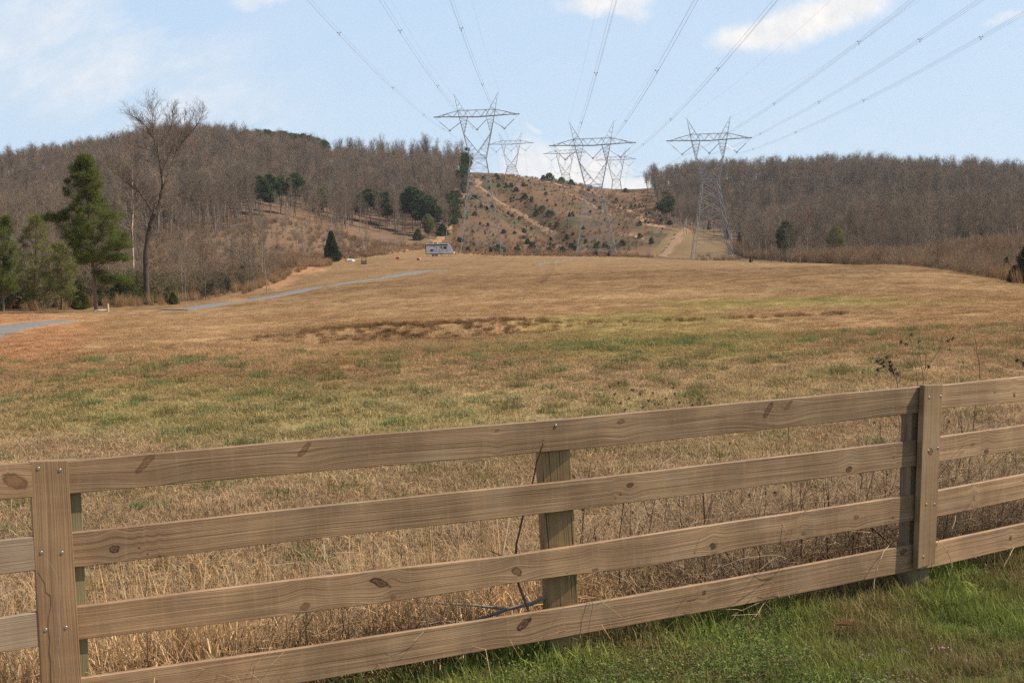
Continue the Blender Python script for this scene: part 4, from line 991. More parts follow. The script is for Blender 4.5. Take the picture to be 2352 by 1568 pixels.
# ------------------------------------------------------------------ dead grass and tangle behind the fence
for i in range(4): blade_lib('straw', 'straw_%d' % i, [blades(8, .22, .45, .007, .7, 760+i, 4, hv=.5), blades(20, .30, .6, .0085, 1.6, 770+i, 6, flat=.24), blades(26, .34, .5, .0075, 2.2, 775+i, 4, flat=.10), blades(5, .2, .68, .005, .35, 780+i, 3, hv=.3)])
def fn(x, y, rg):
    d = y-FENCE(x); w = np.interp(x, [-3, 0, .6, 1.5, 4.5], [1.5, 1.25, 1.1, 1.0, 1.4]); return (d > np.interp(x, [-1, 0, 1.6, 2.4], [.55, .68, .68, .5])) & (d < w*1.3) & (rg.random(len(x)) < (1-sst(.35, .95, d/w)*.88)*np.interp(x, [.3, 1.2], [1, .38])) & inview(x, y, .08)
x, y = region(560, fn, -3.4, 5, 4.2, 10.5, 67)
t = np.array([[.70, .47, .255]])*RNG.uniform(.4, 1.25, (len(x), 1))*np.where(x > .8, .8, 1)[:, None]
s = RNG.uniform(.5, 1.25, len(x))*np.where(x > .6, .55, 1)*np.interp(y-FENCE(x), [0, .4, 1.4], [.9, 1, .55])
scat('dead_grass', 'straw', x, y, s, RNG.integers(0, 4, len(x)), t, 'tall matted straw-coloured dead grass behind the fence', 'grass')
M_BRIAR = plain('briar_stems', (.15, .095, .065), .9, 0, .5, 20, .1); M_STALK = plain('dry_stalks', (.48, .35, .22), .9, 0, .4, 12, .1)
for i in range(4):
    sk = Skel(); rg = random.Random(800+i)
    for s in range(8):
        a = rg.uniform(0, 6.28); up = rg.random() < .6
        grow(sk, Vector((rg.uniform(-.2, .2), rg.uniform(-.2, .2), -.02)), Vector((math.cos(a)*(.35 if up else 1), math.sin(a)*(.35 if up else 1), 1 if up else .5)).normalized(), rg.uniform(.35, .8), .004, 1, rg, (0, 2, 1), 5, .22, .02, (0, 0, 1, 1), .0016, .5)
    lib('briar', 'briar_%d' % i, sk.mesh('briar', [M_BRIAR, M_STALK], 4))
def fn(x, y, rg):
    d = y-FENCE(x); return (d > .55) & (d < 1.9) & (x > -.2) & (rg.random(len(x)) < np.interp(x, [-.2, .8, 3], [.2, .8, 1])*np.exp(-(d/1.1)**2)) & inview(x, y, .08)
x, y = region(62, fn, -1.2, 5, 5, 11, 68)
scat('briar_tangle', 'briar', x, y, RNG.uniform(.55, 1.1, len(x)), RNG.integers(0, 4, len(x)), None, 'dark tangled briar stems behind the fence', 'brush', sink=.01)
x, y = region(16, lambda x, y, rg: (y > FENCE(x)+.35) & (y < FENCE(x)+1.3) & inview(x, y, .05), -2.6, 0, 4.8, 8, 69)
scat('briar_tangle', 'briar', x, y, RNG.uniform(.5, .9, len(x)), RNG.integers(0, 4, len(x)), None, 'scattered dark stems among the straw at the left', 'brush', sink=.01)
# ------------------------------------------------------------------ green verge this side of the fence
for i in range(4): blade_lib('verge', 'verge_%d' % i, [blades(120, .13, .085, .0045, .8, 820+i, 3, hv=.5)])
def leaves(n, R, h, s, seed):
    rg = np.random.default_rng(seed); c = np.stack([rg.normal(size=n)*R*.5, rg.normal(size=n)*R*.5, rg.uniform(.01, h, n)], -1); a = rg.uniform(0, 6.283, n); ti = rg.uniform(-.7, .7, n)
    u = np.stack([np.cos(a)*np.cos(ti), np.sin(a)*np.cos(ti), np.sin(ti)], -1); v = np.cross(u, np.stack([rg.normal(size=n)*.4, rg.normal(size=n)*.4, np.ones(n)], -1)); v /= np.linalg.norm(v, axis=1)[:, None]
    z = s*rg.uniform(.6, 1.4, n)[:, None]; V = np.stack([c, c+u*z*.5+v*z*.32, c+u*z, c+u*z*.5-v*z*.32], 1).reshape(-1, 3); t = rg.uniform(.6, 1.35, n)
    return V, np.arange(4*n).reshape(-1, 4), np.repeat(np.stack([t*rg.uniform(.8, 1.15, n), t, t*.9], -1), 4, 0)
for i in range(3): blade_lib('leafy', 'leafy_%d' % i, [leaves(300, .15, .06, .0105, 840+i), blades(14, .12, .08, .003, .5, 850+i, 2)])
def vf(x, y, rg): return (y < FENCE(x)+.24) & (x > -.9) & (y > 4.4)
x, y = region(2700, vf, -.9, 4.6, 4.4, 8.9, 71)
nz = fbm(x, y, .6, 3, 9); t = np.array([[.20, .235, .055]])*RNG.uniform(.55, 1.45, (len(x), 1)); t = t+(np.array([[.27, .20, .09]])-t)*(sst(.45, .7, nz)*.8)[:, None]
scat('green_grass', 'verge', x, y, RNG.uniform(.5, 1.25, len(x))*np.interp(y-FENCE(x), [-1.5, -.3, .1], [.7, .9, 1.3]), RNG.integers(0, 4, len(x)), t, 'lush green grass on the near side of the fence', 'grass')
x, y = region(1100, lambda x, y, rg: vf(x, y, rg) & (rg.random(len(x)) < sst(.42, .6, fbm(x, y, .8, 2, 19))) & (y < FENCE(x)-.12), -.9, 4.6, 4.4, 8.9, 72)
t = np.array([[.15, .195, .055]])*RNG.uniform(.55, 1.4, (len(x), 1)); t[RNG.random(len(x)) < .2] = (.19, .125, .085)
scat('low_clover', 'leafy', x, y, RNG.uniform(.6, 1.3, len(x)), RNG.integers(0, 3, len(x)), t, 'low leafy clover and weeds in the green verge', 'ground cover')
V, Q, C = leaves(14, .05, .05, .010, 860); me = raw_mesh('blossom', V+np.array([0, 0, .06]), Q, [plain('purple_blossom', (.42, .16, .33), .8)]); lib('bloom', 'bloom', me)
x, y = region(90, lambda x, y, rg: vf(x, y, rg) & (y < FENCE(x)-.35) & (rg.random(len(x)) < sst(.5, .65, fbm(x, y, .5, 2, 33))), -.5, 4.4, 4.4, 8.5, 73)
scat('purple_flowers', 'bloom', x, y, RNG.uniform(.4, 1.0, len(x)), np.zeros(len(x), int), None, 'tiny purple wildflowers in the green verge', 'flowers')


# ------------------------------------------------------------------ transmission towers and lines
LDIR = Vector((.025, 1, 0)).normalized()
def lerp2(a, b, t): return tuple(a[i]+(b[i]-a[i])*t for i in range(len(a)))
def tower(pos, arm_z, label):
    g = float(height(pos.x, pos.y)); h = arm_z-g        # height of the arm's lower chord above ground
    e = empty('transmission_tower', (pos.x, pos.y, g), -math.atan2(LDIR.x, LDIR.y)); tag(e, label, 'pylon', 'lattice pylons on the power line corridor')
    wz, vz, kz = h-13.0, h-11.0, h-5.3
    body = lambda z: 2.5+(6.3-2.5)*(wz-z)/wz if z < wz else 2.5+(5.5-2.5)*(z-wz)/13.0
    dep = lambda z: 2.4+(5.6-2.4)*(wz-z)/wz if z < wz else 2.4+(.9-2.4)*(z-wz)/13.0
    R1, R2 = .125, .055
    for sx in (-1, 1):
        for sy in (-1, 1):
            m = MB(); m.bar((sx*body(-1), sy*dep(-1), -1), (sx*2.5, sy*2.4, wz), R1*1.15, R1, 4); m.bar((sx*2.5, sy*2.4, wz), (sx*5.5, sy*.9, h), R1, R1*.9, 4)
            m.box((sx*body(0), sy*dep(0), .1), (.9, .9, .5)); m.build('leg', M_STEEL, e)
    m = MB(); levels = [0, .10*wz, .26*wz, .44*wz, .62*wz, .78*wz, .9*wz, wz]
    P = lambda sx, sy, z: (sx*body(z), sy*dep(z), z)
    for i, z in enumerate(levels[1:]):
        big = z in (levels[2], levels[4], levels[7])
        for a, b in (((-1, -1), (1, -1)), ((1, -1), (1, 1)), ((1, 1), (-1, 1)), ((-1, 1), (-1, -1))):
            m.bar(P(*a, z), P(*b, z), .10 if big else R2, None, 4)
            z0, z1 = levels[i], z
            if i < 3:       # K bracing below
                mid = tuple((P(*a, z1)[k]+P(*b, z1)[k])/2 for k in range(3)); m.bar(P(*a, z0), mid, R2, None, 3); m.bar(P(*b, z0), mid, R2, None, 3)
            else:
                m.bar(P(*a, z0), P(*b, z1), R2, None, 3); m.bar(P(*b, z0), P(*a, z1), R2, None, 3)
            for t in (.33, .66):
                zz = z0+(z1-z0)*t; q = P(*a, zz); q2 = P(*b, zz); m.bar(q, lerp2(q, q2, .13), R2*.7, None, 3); m.bar(q2, lerp2(q2, q, .13), R2*.7, None, 3)
    m.build('bracing', M_STEEL, e)
    m = MB(); kx = body(kz)*.98
    for sy in (-1, 1):
        for sx in (-1, 1):
            V0 = (0, sy*dep(vz)*.9, vz); K0 = (sx*kx, sy*dep(kz), kz); O = lambda z: (sx*body(z), sy*dep(z), z)
            m.bar(V0, K0, .095, None, 4); m.bar(K0, (sx*2.9, sy*.9, h), .085, None, 4); m.bar(V0, (sx*2.5, sy*2.4, wz), .07, None, 4)
            for k in range(1, 5):        # lacing between the outer leg and the inner members
                t = k/5; a = lerp2(V0, K0, t); za = wz+(kz-wz)*t; m.bar(a, O(za), R2*.8, None, 3); m.bar(a, O(za+1.3), R2*.7, None, 3)
                b = lerp2(K0, (sx*2.9, sy*.9, h), t); m.bar(b, O(kz+(h-kz)*t), R2*.8, None, 3); m.bar(b, O(min(h, kz+(h-kz)*(t+.2))), R2*.7, None, 3)
    for z in (wz, wz+.9):
        for a, b in (((-1, -1), (1, -1)), ((1, -1), (1, 1)), ((1, 1), (-1, 1)), ((-1, 1), (-1, -1))): m.bar(P(*a, z), P(*b, z), .08, None, 4)
    m.build('waist_frame', M_STEEL, e)
    m = MB(); T = 1.9
    for sy in (-1, 1):
        c = lambda x: .9*min(1, (13.5-abs(x))/8+.06)*sy
        up = lambda x: h+.25+T*max(0.02, min(1, (13.5-abs(x))/7.6))
        xs = [-13.5, -11.5, -9.5, -7.5, -5.7, -4.1, -2.9, -1.45, 0, 1.45, 2.9, 4.1, 5.7, 7.5, 9.5, 11.5, 13.5]
        for a, b in zip(xs[:-1], xs[1:]):
            m.bar((a, c(a), h+.5*(abs(a)/13.5)), (b, c(b), h+.5*(abs(b)/13.5)), .13, None, 4); m.bar((a, c(a), up(a)), (b, c(b), up(b)), .07, None, 4)
        for i, (a, b) in enumerate(zip(xs[:-1], xs[1:])):
            p, q_ = (a, b) if i % 2 else (b, a); m.bar((p, c(p), h+.2), (q_, c(q_), up(q_)), R2, None, 3)
    for x in (-9.5, -5.7, -2.9, 0, 2.9, 5.7, 9.5):
        cc = .9*min(1, (13.5-abs(x))/8+.06); m.bar((x, -cc, h+.15), (x, cc, h+.15), R2, None, 3); m.bar((x, -cc, h+T*.9), (x, cc, h+T*.9), R2, None, 3)
    m.build('crossarm', M_STEEL, e)
    for sx in (-1, 1):
        m = MB(); tip = (sx*6.9, 0, h+7.3)
        for sy in (-1, 1):
            m.bar((sx*5.5, sy*.9, h), tip, .085, .05, 4); m.bar((sx*2.9, sy*.9, h+.3), tip, .07, .045, 4)
            for t in (.3, .5, .7): m.bar(lerp2((sx*5.5, sy*.9, h), tip, t), lerp2((sx*2.9, sy*.9, h), tip, t+.1), R2*.8, None, 3)
        m.bar(tip, (tip[0]+sx*.5, 0, tip[2]+.05), .06, .04, 4); m.build('peak', M_STEEL, e)
    for x0, xl, xr, zl, zr in ((-8.6, -13.0, -5.0, 0, -1.4), (0, -3.1, 3.1, -.9, -.9), (8.6, 5.0, 13.0, -1.4, 0)):
        y_ = (x0, 0, h-3.9); m = MB()
        for xs_, zs in ((xl, zl), (xr, zr)):
            top = (xs_, 0, h+zs); s = lerp2(top, y_, .3 if abs(xs_) > 12 else .08); m.bar(top, s, .03, None, 4); m.bar(s, lerp2(top, y_, .96), .105, None, 6)
        m.box((x0, 0, h-3.95), (.7, .12, .35)); m.bar((x0, 0, h-4.0), (x0, 0, h-4.5), .04, None, 4); m.build('insulator_string', M_INSUL, e)
    return e
TW = {'1': (Vector((-8.5, 407.3, 0)), 47.6), '2': (Vector((27.3, 403.1, 0)), 37.0), '3': (Vector((64.6, 409.1, 0)), 37.7),
      '1b': (Vector((3.5, 762.1, 0)), 70.6), '2b': (Vector((37.2, 806, 0)), 67.6), '3b': (Vector((71.9, 843.7, 0)), 65.2)}
for k, lb in (('1', 'tallest lattice pylon, left one of the near row, beside the camper'), ('2', 'middle lattice pylon of the near row at the foot of the cleared hill'), ('3', 'right lattice pylon of the near row in front of leafless woods'),
              ('1b', 'distant pylon behind the crest, just right of the tallest one'), ('2b', 'distant pylon behind the crest, overlapped by the middle pylon'), ('3b', 'distant pylon behind the crest, rightmost of the far row')):
    tower(TW[k][0], TW[k][1], lb)
def wire(pts, offs, r, name, label, group, spacers=()):
    m = MB()
    for ox, oz in offs:
        A_ = np.array(pts)+np.array([ox, 0, oz]); sk = [tuple(p) for p in A_]
        for a, b in zip(sk[:-1], sk[1:]): m.bar(a, b, r, None, 3, cap=False)
    o = m.build(name, M_WIRE); tag(o, label, 'power line', group)
    for p in spacers:
        s = MB()
        for ox, oz in offs: s.bar(p, (p[0]+ox, p[1], p[2]+oz), .04, .04, 4); s.box((p[0]+ox, p[1], p[2]+oz), (.11, .22, .11))
        s.build('spacer', M_INSUL, o)
TRI = ((-.23, .13), (.23, .13), (0, -.27))
FIT = {'1': (38.0, -.043), '2': (34.0, -.0588), '3': (39.1, -.0702)}
names = {'1': 'tallest left pylon', '2': 'middle near pylon', '3': 'right near pylon'}; ph = {-8.6: 'left', 0.0: 'middle', 8.6: 'right'}
for k in '123':
    (p, az), (pb, azb) = TW[k], TW[k+'b']; a, b = FIT[k]
    for off in (-8.6, 0.0, 8.6):
        Ys = np.linspace(-120, p.y, 60); x = p.x+off+.025*(Ys-p.y); z = a+b*Ys+.00014*Ys**2; zy = az-4.5; z = z+(zy-z[-1])*sst(p.y-140, p.y, Ys)
        pts = np.stack([x, Ys, z], -1); sp = [(float(np.interp(s, Ys, x)), s, float(np.interp(s, Ys, z))) for s in (51, 117, 183, 249, 315, 378)]
        wire(pts, TRI, .014, 'power_line', 'triple wire coming overhead to the %s insulator of the %s' % (ph[off], names[k]), 'conductor bundles overhead', sp)
        t = np.linspace(0, 1, 24); Y2 = p.y+(pb.y-p.y)*t; span = pb.y-p.y; z2 = (az-4.5)*(1-t)+(azb-4.5)*t-.00028*span**2/2*t*(1-t)
        x2 = p.x+off+(pb.x-p.x)*t
        sp = [(float(np.interp(s, t, x2)), float(np.interp(s, t, Y2)), float(np.interp(s, t, z2))) for s in (.2, .4, .6, .8)]
        wire(np.stack([x2, Y2, z2], -1), TRI, .014, 'power_line', 'wires from the %s insulator of the %s to the pylon behind it' % (ph[off], names[k]), 'conductor bundles between the pylon rows', sp)
        Y3 = pb.y+np.linspace(0, 380, 14); t = (Y3-pb.y)/380; z3 = azb-4.5-75*t+.00028*380**2/2*t*t*.8
        wire(np.stack([pb.x+off+.025*(Y3-pb.y), Y3, z3], -1), TRI, .014, 'power_line', 'wires dropping behind the crest from the %s insulator behind the %s' % (ph[off], names[k]), 'conductor bundles beyond the crest')
    for sx in (-1, 1):
        Ys = np.linspace(-120, p.y, 30); z = az+7.3-.05*(p.y-Ys)*.9+.00012*(p.y-Ys)**2*1.05; wire(np.stack([p.x+sx*7.4+.025*(Ys-p.y), Ys, z], -1), ((0, 0),), .010, 'power_line', 'thin single wire to the %s peak of the %s' % ('left' if sx < 0 else 'right', names[k]), 'thin wires over the pylon peaks')

# ------------------------------------------------------------------ camper trailer
def camper():
    p = hit(1010, 590, 200, 420); e = empty('camper_trailer', p, R_(3)); tag(e, 'white travel trailer with grey side and swoosh stripes parked on the field', 'camper')
    e.rotation_euler = (0, R_(1.2), R_(5)); e.scale = (p.y/350, p.y/350, p.y/350*1.14); e.location.z += .15
    W_ = 2.35; L0, L1 = -3.8, 3.75
    wh = plain('trailer_skin', (.70, .68, .65), .45, 0, .06, 4, .4); cap = plain('white_cap', (.82, .79, .70), .35, 0, .03, 4, .5); dk = plain('black_trim', (.02, .02, .022), .5)
    gl = plain('tinted_glass', (.012, .014, .02), .12, 0, .1, 2, .6); tr_ = plain('rubber', (.02, .02, .02), .9); ch = plain('wheel_steel', (.35, .35, .36), .4, .5); gry = plain('dark_stripe', (.07, .07, .085), .5); mar = plain('maroon_stripe', (.16, .05, .055), .5); or_ = plain('orange_block', (.6, .22, .07), .7)
    prof = [(L0, .62), (L0, 2.82), (L0+.06, 2.95), (2.2, 2.98), (2.55, 2.92), (2.9, 2.62), (3.2, 2.15), (3.45, 1.65), (3.62, 1.15), (3.66, .95), (3.55, .62)]
    def extr(m, pr, y0, y1, mi=0):
        n = len(pr); vs = [(x, y0, z) for x, z in pr]+[(x, y1, z) for x, z in pr]
        m.add(vs, [tuple(range(n)), tuple(range(2*n-1, n-1, -1))]+[(i, i+n, (i+1) % n+n, (i+1) % n) for i in range(n)], mi)
    b = MB(); extr(b, prof, -W_/2, W_/2); body = b.build('body', wh, e)
    c = MB(); top = [q for q in prof[1:10]]; inner = [(x-(.22 if x > 2.3 else 0)-(0 if x > 2.3 else 0), z-(.09 if x < 2.9 else .0)) for x, z in top]
    inner = [(L0+.02, 2.80), (L0+.06, 2.84), (2.15, 2.86), (2.4, 2.80), (2.62, 2.52), (2.88, 2.08), (3.12, 1.6), (3.3, 1.12), (3.36, .95)]
    for i in range(len(top)-1):
        q = [top[i], top[i+1], inner[i+1], inner[i]]; q = [(x+(.015 if k < 2 else 0), z+(.015 if k < 2 else 0)) for k, (x, z) in enumerate(q)]; extr(c, q, -W_/2-.02, W_/2+.02)
    c.build('roof_cap', cap, e)
    y = -W_/2
    a = MB(); a.bar((L0+.05, y-.09, 2.74), (2.15, y-.09, 2.74), .075, None, 8); a.box((-.8, y-.04, 2.66), (5.9, .08, .26)); a.bar((1.95, y-.05, 2.7), (1.95, y-.05, 1.0), .035, None, 6); a.build('awning', dk, e)
    d = MB(); d.box((.42, y-.012, 1.62), (.82, .03, 1.9)); dr = d.build('door', plain('door_skin', (.60, .60, .61), .5), e)
    w = MB(); w.box((.42, y-.035, 2.1), (.34, .02, .62)); w.build('window', gl, dr)
    w = MB(); w.bar((.75, y-.05, 1.5), (.75, y-.05, 1.75), .025, None, 6); w.build('handle', dk, dr)
    fr = MB()
    for s in (-1, 1): fr.box((.42+s*.44, y-.014, 1.62), (.05, .035, 1.96))
    fr.build('door_frame', dk, e)
    for x, z, sx, sz in ((1.42, 2.0, .8, .7), (-2.15, 1.35, .8, .42), (-.95, 2.0, .3, .3), (-1.5, 2.28, .34, .2)):
        w = MB(); w.box((x, y-.018, z), (sx, .035, sz)); w.build('window', gl, e, bevel=.02)
    s = MB()
    def swoosh(x0, z0, x1, z1, bow, th, mi):
        n = 14
        for i in range(n):
            t0, t1 = i/n, (i+1)/n; f = lambda t: (x0+(x1-x0)*t, z0+(z1-z0)*t+bow*math.sin(math.pi*t)); h_ = lambda t: th*math.sin(math.pi*min(.98, t*.9+.08))
            (xa, za), (xb, zb) = f(t0), f(t1); s.add([(xa, y-.006, za-h_(t0)), (xb, y-.006, zb-h_(t1)), (xb, y-.006, zb+h_(t1)), (xa, y-.006, za+h_(t0))], [(0, 1, 2, 3)], mi)
    swoosh(-2.6, 1.6, -.7, 1.2, .2, .07, 0); swoosh(-3.3, 2.15, -.4, 2.3, .18, .035, 1); swoosh(-3.6, .95, 1.2, 1.3, .05, .02, 0); swoosh(.9, 1.25, 2.9, 1.5, -.15, .03, 0); swoosh(2.1, 2.25, 2.75, 2.1, .05, .035, 0); swoosh(2.6, 1.6, 3.05, 1.85, .1, .06, 0); swoosh(-1.9, 1.0, .9, 1.15, -.05, .015, 1)
    s.build('side_stripes', [gry, mar], e)
    s = MB(); s.box((L0+.03, y-.012, 1.75), (.22, .03, 1.9)); s.build('rear_trim', dk, e)
    u = MB(); u.box((-.1, 0, .56), (7.2, W_-.3, .14)); u.build('chassis', dk, e)
    u = MB(); u.box((-1.25, y+.05, .6), (2.6, .1, .2)); u.build('wheel_skirt', dk, e)
    for x in (-1.75, -.85):
        for sy in (-1, 1):
            M_ = Matrix.Translation((x, sy*(W_/2-.2), .35)) @ Matrix.Rotation(math.pi/2, 4, 'X')
            k = MB(); k.lathe([(.2, -.11), (.33, -.12), (.36, -.07), (.36, .07), (.33, .12), (.2, .11)], n=20, M=M_); wl = k.build('wheel', tr_, e)
            k = MB(); k.lathe([(.05, -.125), (.19, -.13), (.2, -.09), (.2, .09), (.19, .13), (.05, .125)], n=16, M=M_); k.build('rim', ch, wl)
    k = MB(); k.box((-1.1, 0, 3.12), (.75, .7, .3)); k.build('air_conditioner', dk, e, bevel=.05)
    k = MB(); k.box((-.62, .1, 3.1), (.3, .4, .2)); k.build('roof_vent', cap, e, bevel=.02)
    k = MB()
    for sy in (-1, 1): k.bar((3.3, sy*.8, .55), (4.5, 0, .52), .05, None, 4)
    k.bar((4.35, 0, .1), (4.35, 0, 1.0), .04, None, 8); k.box((4.35, 0, .08), (.25, .25, .04)); k.build('tow_hitch', dk, e)
    k = MB(); k.lathe([(.05, .55), (.15, .6), (.15, .95), (.05, 1.03)], c=(3.95, 0, 0), n=12); k.build('gas_bottle', cap, e)
    for x in (2.3, 2.75, -3.5, -3.15):
        k = MB(); k.bar((x, y+.25, .55), (x+.12, y+.25, .03), .035, None, 5); k.box((x+.12, y+.25, .02), (.25, .2, .05)); k.build('stabiliser_jack', or_ if x > 0 else ch, e)
    k = MB(); k.box((.45, y-.35, .22), (.6, .3, .04)); k.box((.45, y-.2, .42), (.6, .3, .04))
    for sx in (-.28, .28): k.box((.45+sx, y-.25, .2), (.03, .4, .4))
    k.build('steps', dk, e)
camper()
# ------------------------------------------------------------------ small things on the far field
M_OLDWOOD = plain('dark_old_wood', (.10, .07, .05), .9, 0, .4, 6); M_GREYWOOD = plain('grey_wood', (.30, .26, .22), .9, 0, .3, 6)
def well():
    p = hit(836, 607, 150, 330); s = 22/F*p.y/2.45; e = empty('wishing_well', p, R_(12)); e.scale = (s,)*3; tag(e, 'small roofed wooden wishing well at the edge of the field', 'wishing well')
    b = MB()
    for i in range(4):
        z = .12+i*.22
        for s_ in (-1, 1): b.box((0, s_*.55, z), (1.25, .12, .17)); b.box((s_*.55, 0, z+.1), (.12, 1.25, .17))
    b.build('crib', M_OLDWOOD, e)
    for s_ in (-1, 1): b = MB(); b.box((s_*.55, 0, 1.2), (.11, .11, 2.0)); b.build('post', M_OLDWOOD, e)
    for s_ in (-1, 1):
        b = MB(); M_ = Matrix.Translation((s_*.4, 0, 2.2)) @ Matrix.Rotation(s_*R_(38), 4, 'Y'); b.box((0, 0, 0), (1.05, 1.4, .07), M_); b.build('roof', M_OLDWOOD, e)
    b = MB(); b.bar((-.6, 0, 1.45), (.75, 0, 1.45), .06, None, 8); b.bar((.75, 0, 1.45), (.75, 0, 1.2), .03, None, 6); b.build('windlass', M_GREYWOOD, e)
    b = MB(); b.box((0, 0, 1.0), (1.0, .5, .05)); b.build('shelf', M_GREYWOOD, e)
well()
M_RED = plain('red_plastic', (.55, .055, .04), .5, 0, .25, 3); M_PINK = plain('faded_red_plastic', (.72, .28, .22), .6)
for px, py, lb in ((913, 595, 'small red bucket lying on the field, farther one from the camper'), (961, 597.5, 'small red bucket lying on the field, closer to the camper')):
    p = hit(px, py, 150, 340); e = empty('bucket', p, .3 if px < 930 else -.2); e.scale = (p.y/300*1.15,)*3; tag(e, lb, 'bucket', 'red buckets left of the camper')
    M_ = Matrix.Translation((0, 0, .2)) @ Matrix.Rotation(R_(82), 4, 'Y')
    k = MB(); k.lathe([(.16, -.32), (.18, -.3), (.25, .3), (.27, .32), (.24, .32), (.2, -.2)], n=16, M=M_); k.build('shell', M_RED, e, True)
    k = MB(); k.lathe([(.255, .26), (.29, .28), (.29, .36), (.26, .37), (.12, .38)], n=16, M=M_); k.build('rim', M_PINK, e, True)
def rock(px, py, s, label, m, name='stone', cat='stone', sq=(1, .7, .45), ymin=60, group=None):
    p = hit(px, py, ymin, 420); bm = MB(); rg = random.Random(px); n, k = 10, 6; vs = []
    for i in range(k+1):
        for j in range(n):
            a, b = math.pi*i/k, 2*math.pi*j/n; r = 1+rg.uniform(-.22, .18); vs.append((s*sq[0]*r*math.sin(a)*math.cos(b), s*sq[1]*r*math.sin(a)*math.sin(b), s*sq[2]*r*math.cos(a)+s*.15))
    bm.add(vs, [(i*n+j, (i+1)*n+j, (i+1)*n+(j+1) % n, i*n+(j+1) % n) for i in range(k) for j in range(n)])
    o = bm.build(name, m); o.location = p; return tag(o, label, cat, group)
M_WHITE = plain('pale_stone', (.66, .61, .56), .8, 0, .15, 3)
rock(797, 601, .55, 'pale stone block left of the wooden wishing well', M_WHITE, sq=(.7, .5, .8), ymin=150)
rock(806, 601, .85, 'larger white slab between the pale stone and the wishing well', M_WHITE, sq=(1.1, .6, .6), ymin=150)
rock(232, 717, .42, 'pale scrape of rubble at the foot of the tall pine', M_WHITE, name='rubble', cat='rubble', sq=(1.4, .4, .12), ymin=80)
rock(1192, 936, .085, 'small dark clod lying in the near field', plain('dark_clod', (.05, .045, .045), .8), name='clod', cat='clod', ymin=8)
p = hit(248.6, 717, 80, 140); k = MB(); k.box((0, 0, .25), (.11, .11, .62)); k.box((0, 0, .57), (.09, .09, .05)); o = k.build('marker_stake', plain('cream_paint', (.72, .58, .38), .6)); o.location = p; tag(o, 'short cream marker stake right of the tall pine trunk', 'stake')
# withered-leaf bushes
for px, b, t, lb, ym in ((2118, 603, 584, 'red-brown leafy bush at the end of the hay field crest', 150), (12, 714, 678, 'rusty-leaved bush at the left picture edge', 90), (2352, 585, 560, 'rusty leafy sapling at the right picture edge', 150)):
    p = hit(px, b, ym, 300); rg = random.Random(px); sk = Skel()
    for s in range(7): a = rg.uniform(0, 6.28); grow(sk, Vector((0, 0, -.1)), Vector((math.cos(a)*.6, math.sin(a)*.6, 1)).normalized(), 1.2, .03, 1, rg, (0, 3), 4, .2, .1)
    A_ = np.array(sk.seg); V, Q = clumps(A_[:, 3:6], np.full(len(A_), .22), 12, .12, .09, px)
    Hh = H_of(px, b, t, p); put2('leafy_bush', sk.mesh('stems', [M_BARK]), raw_mesh('leaves', V, Q, [M_OAKLEAF]), p, lb, cat='bush', s=Hh/2.2, trn='stems', crn='leaves', wide=1.5)

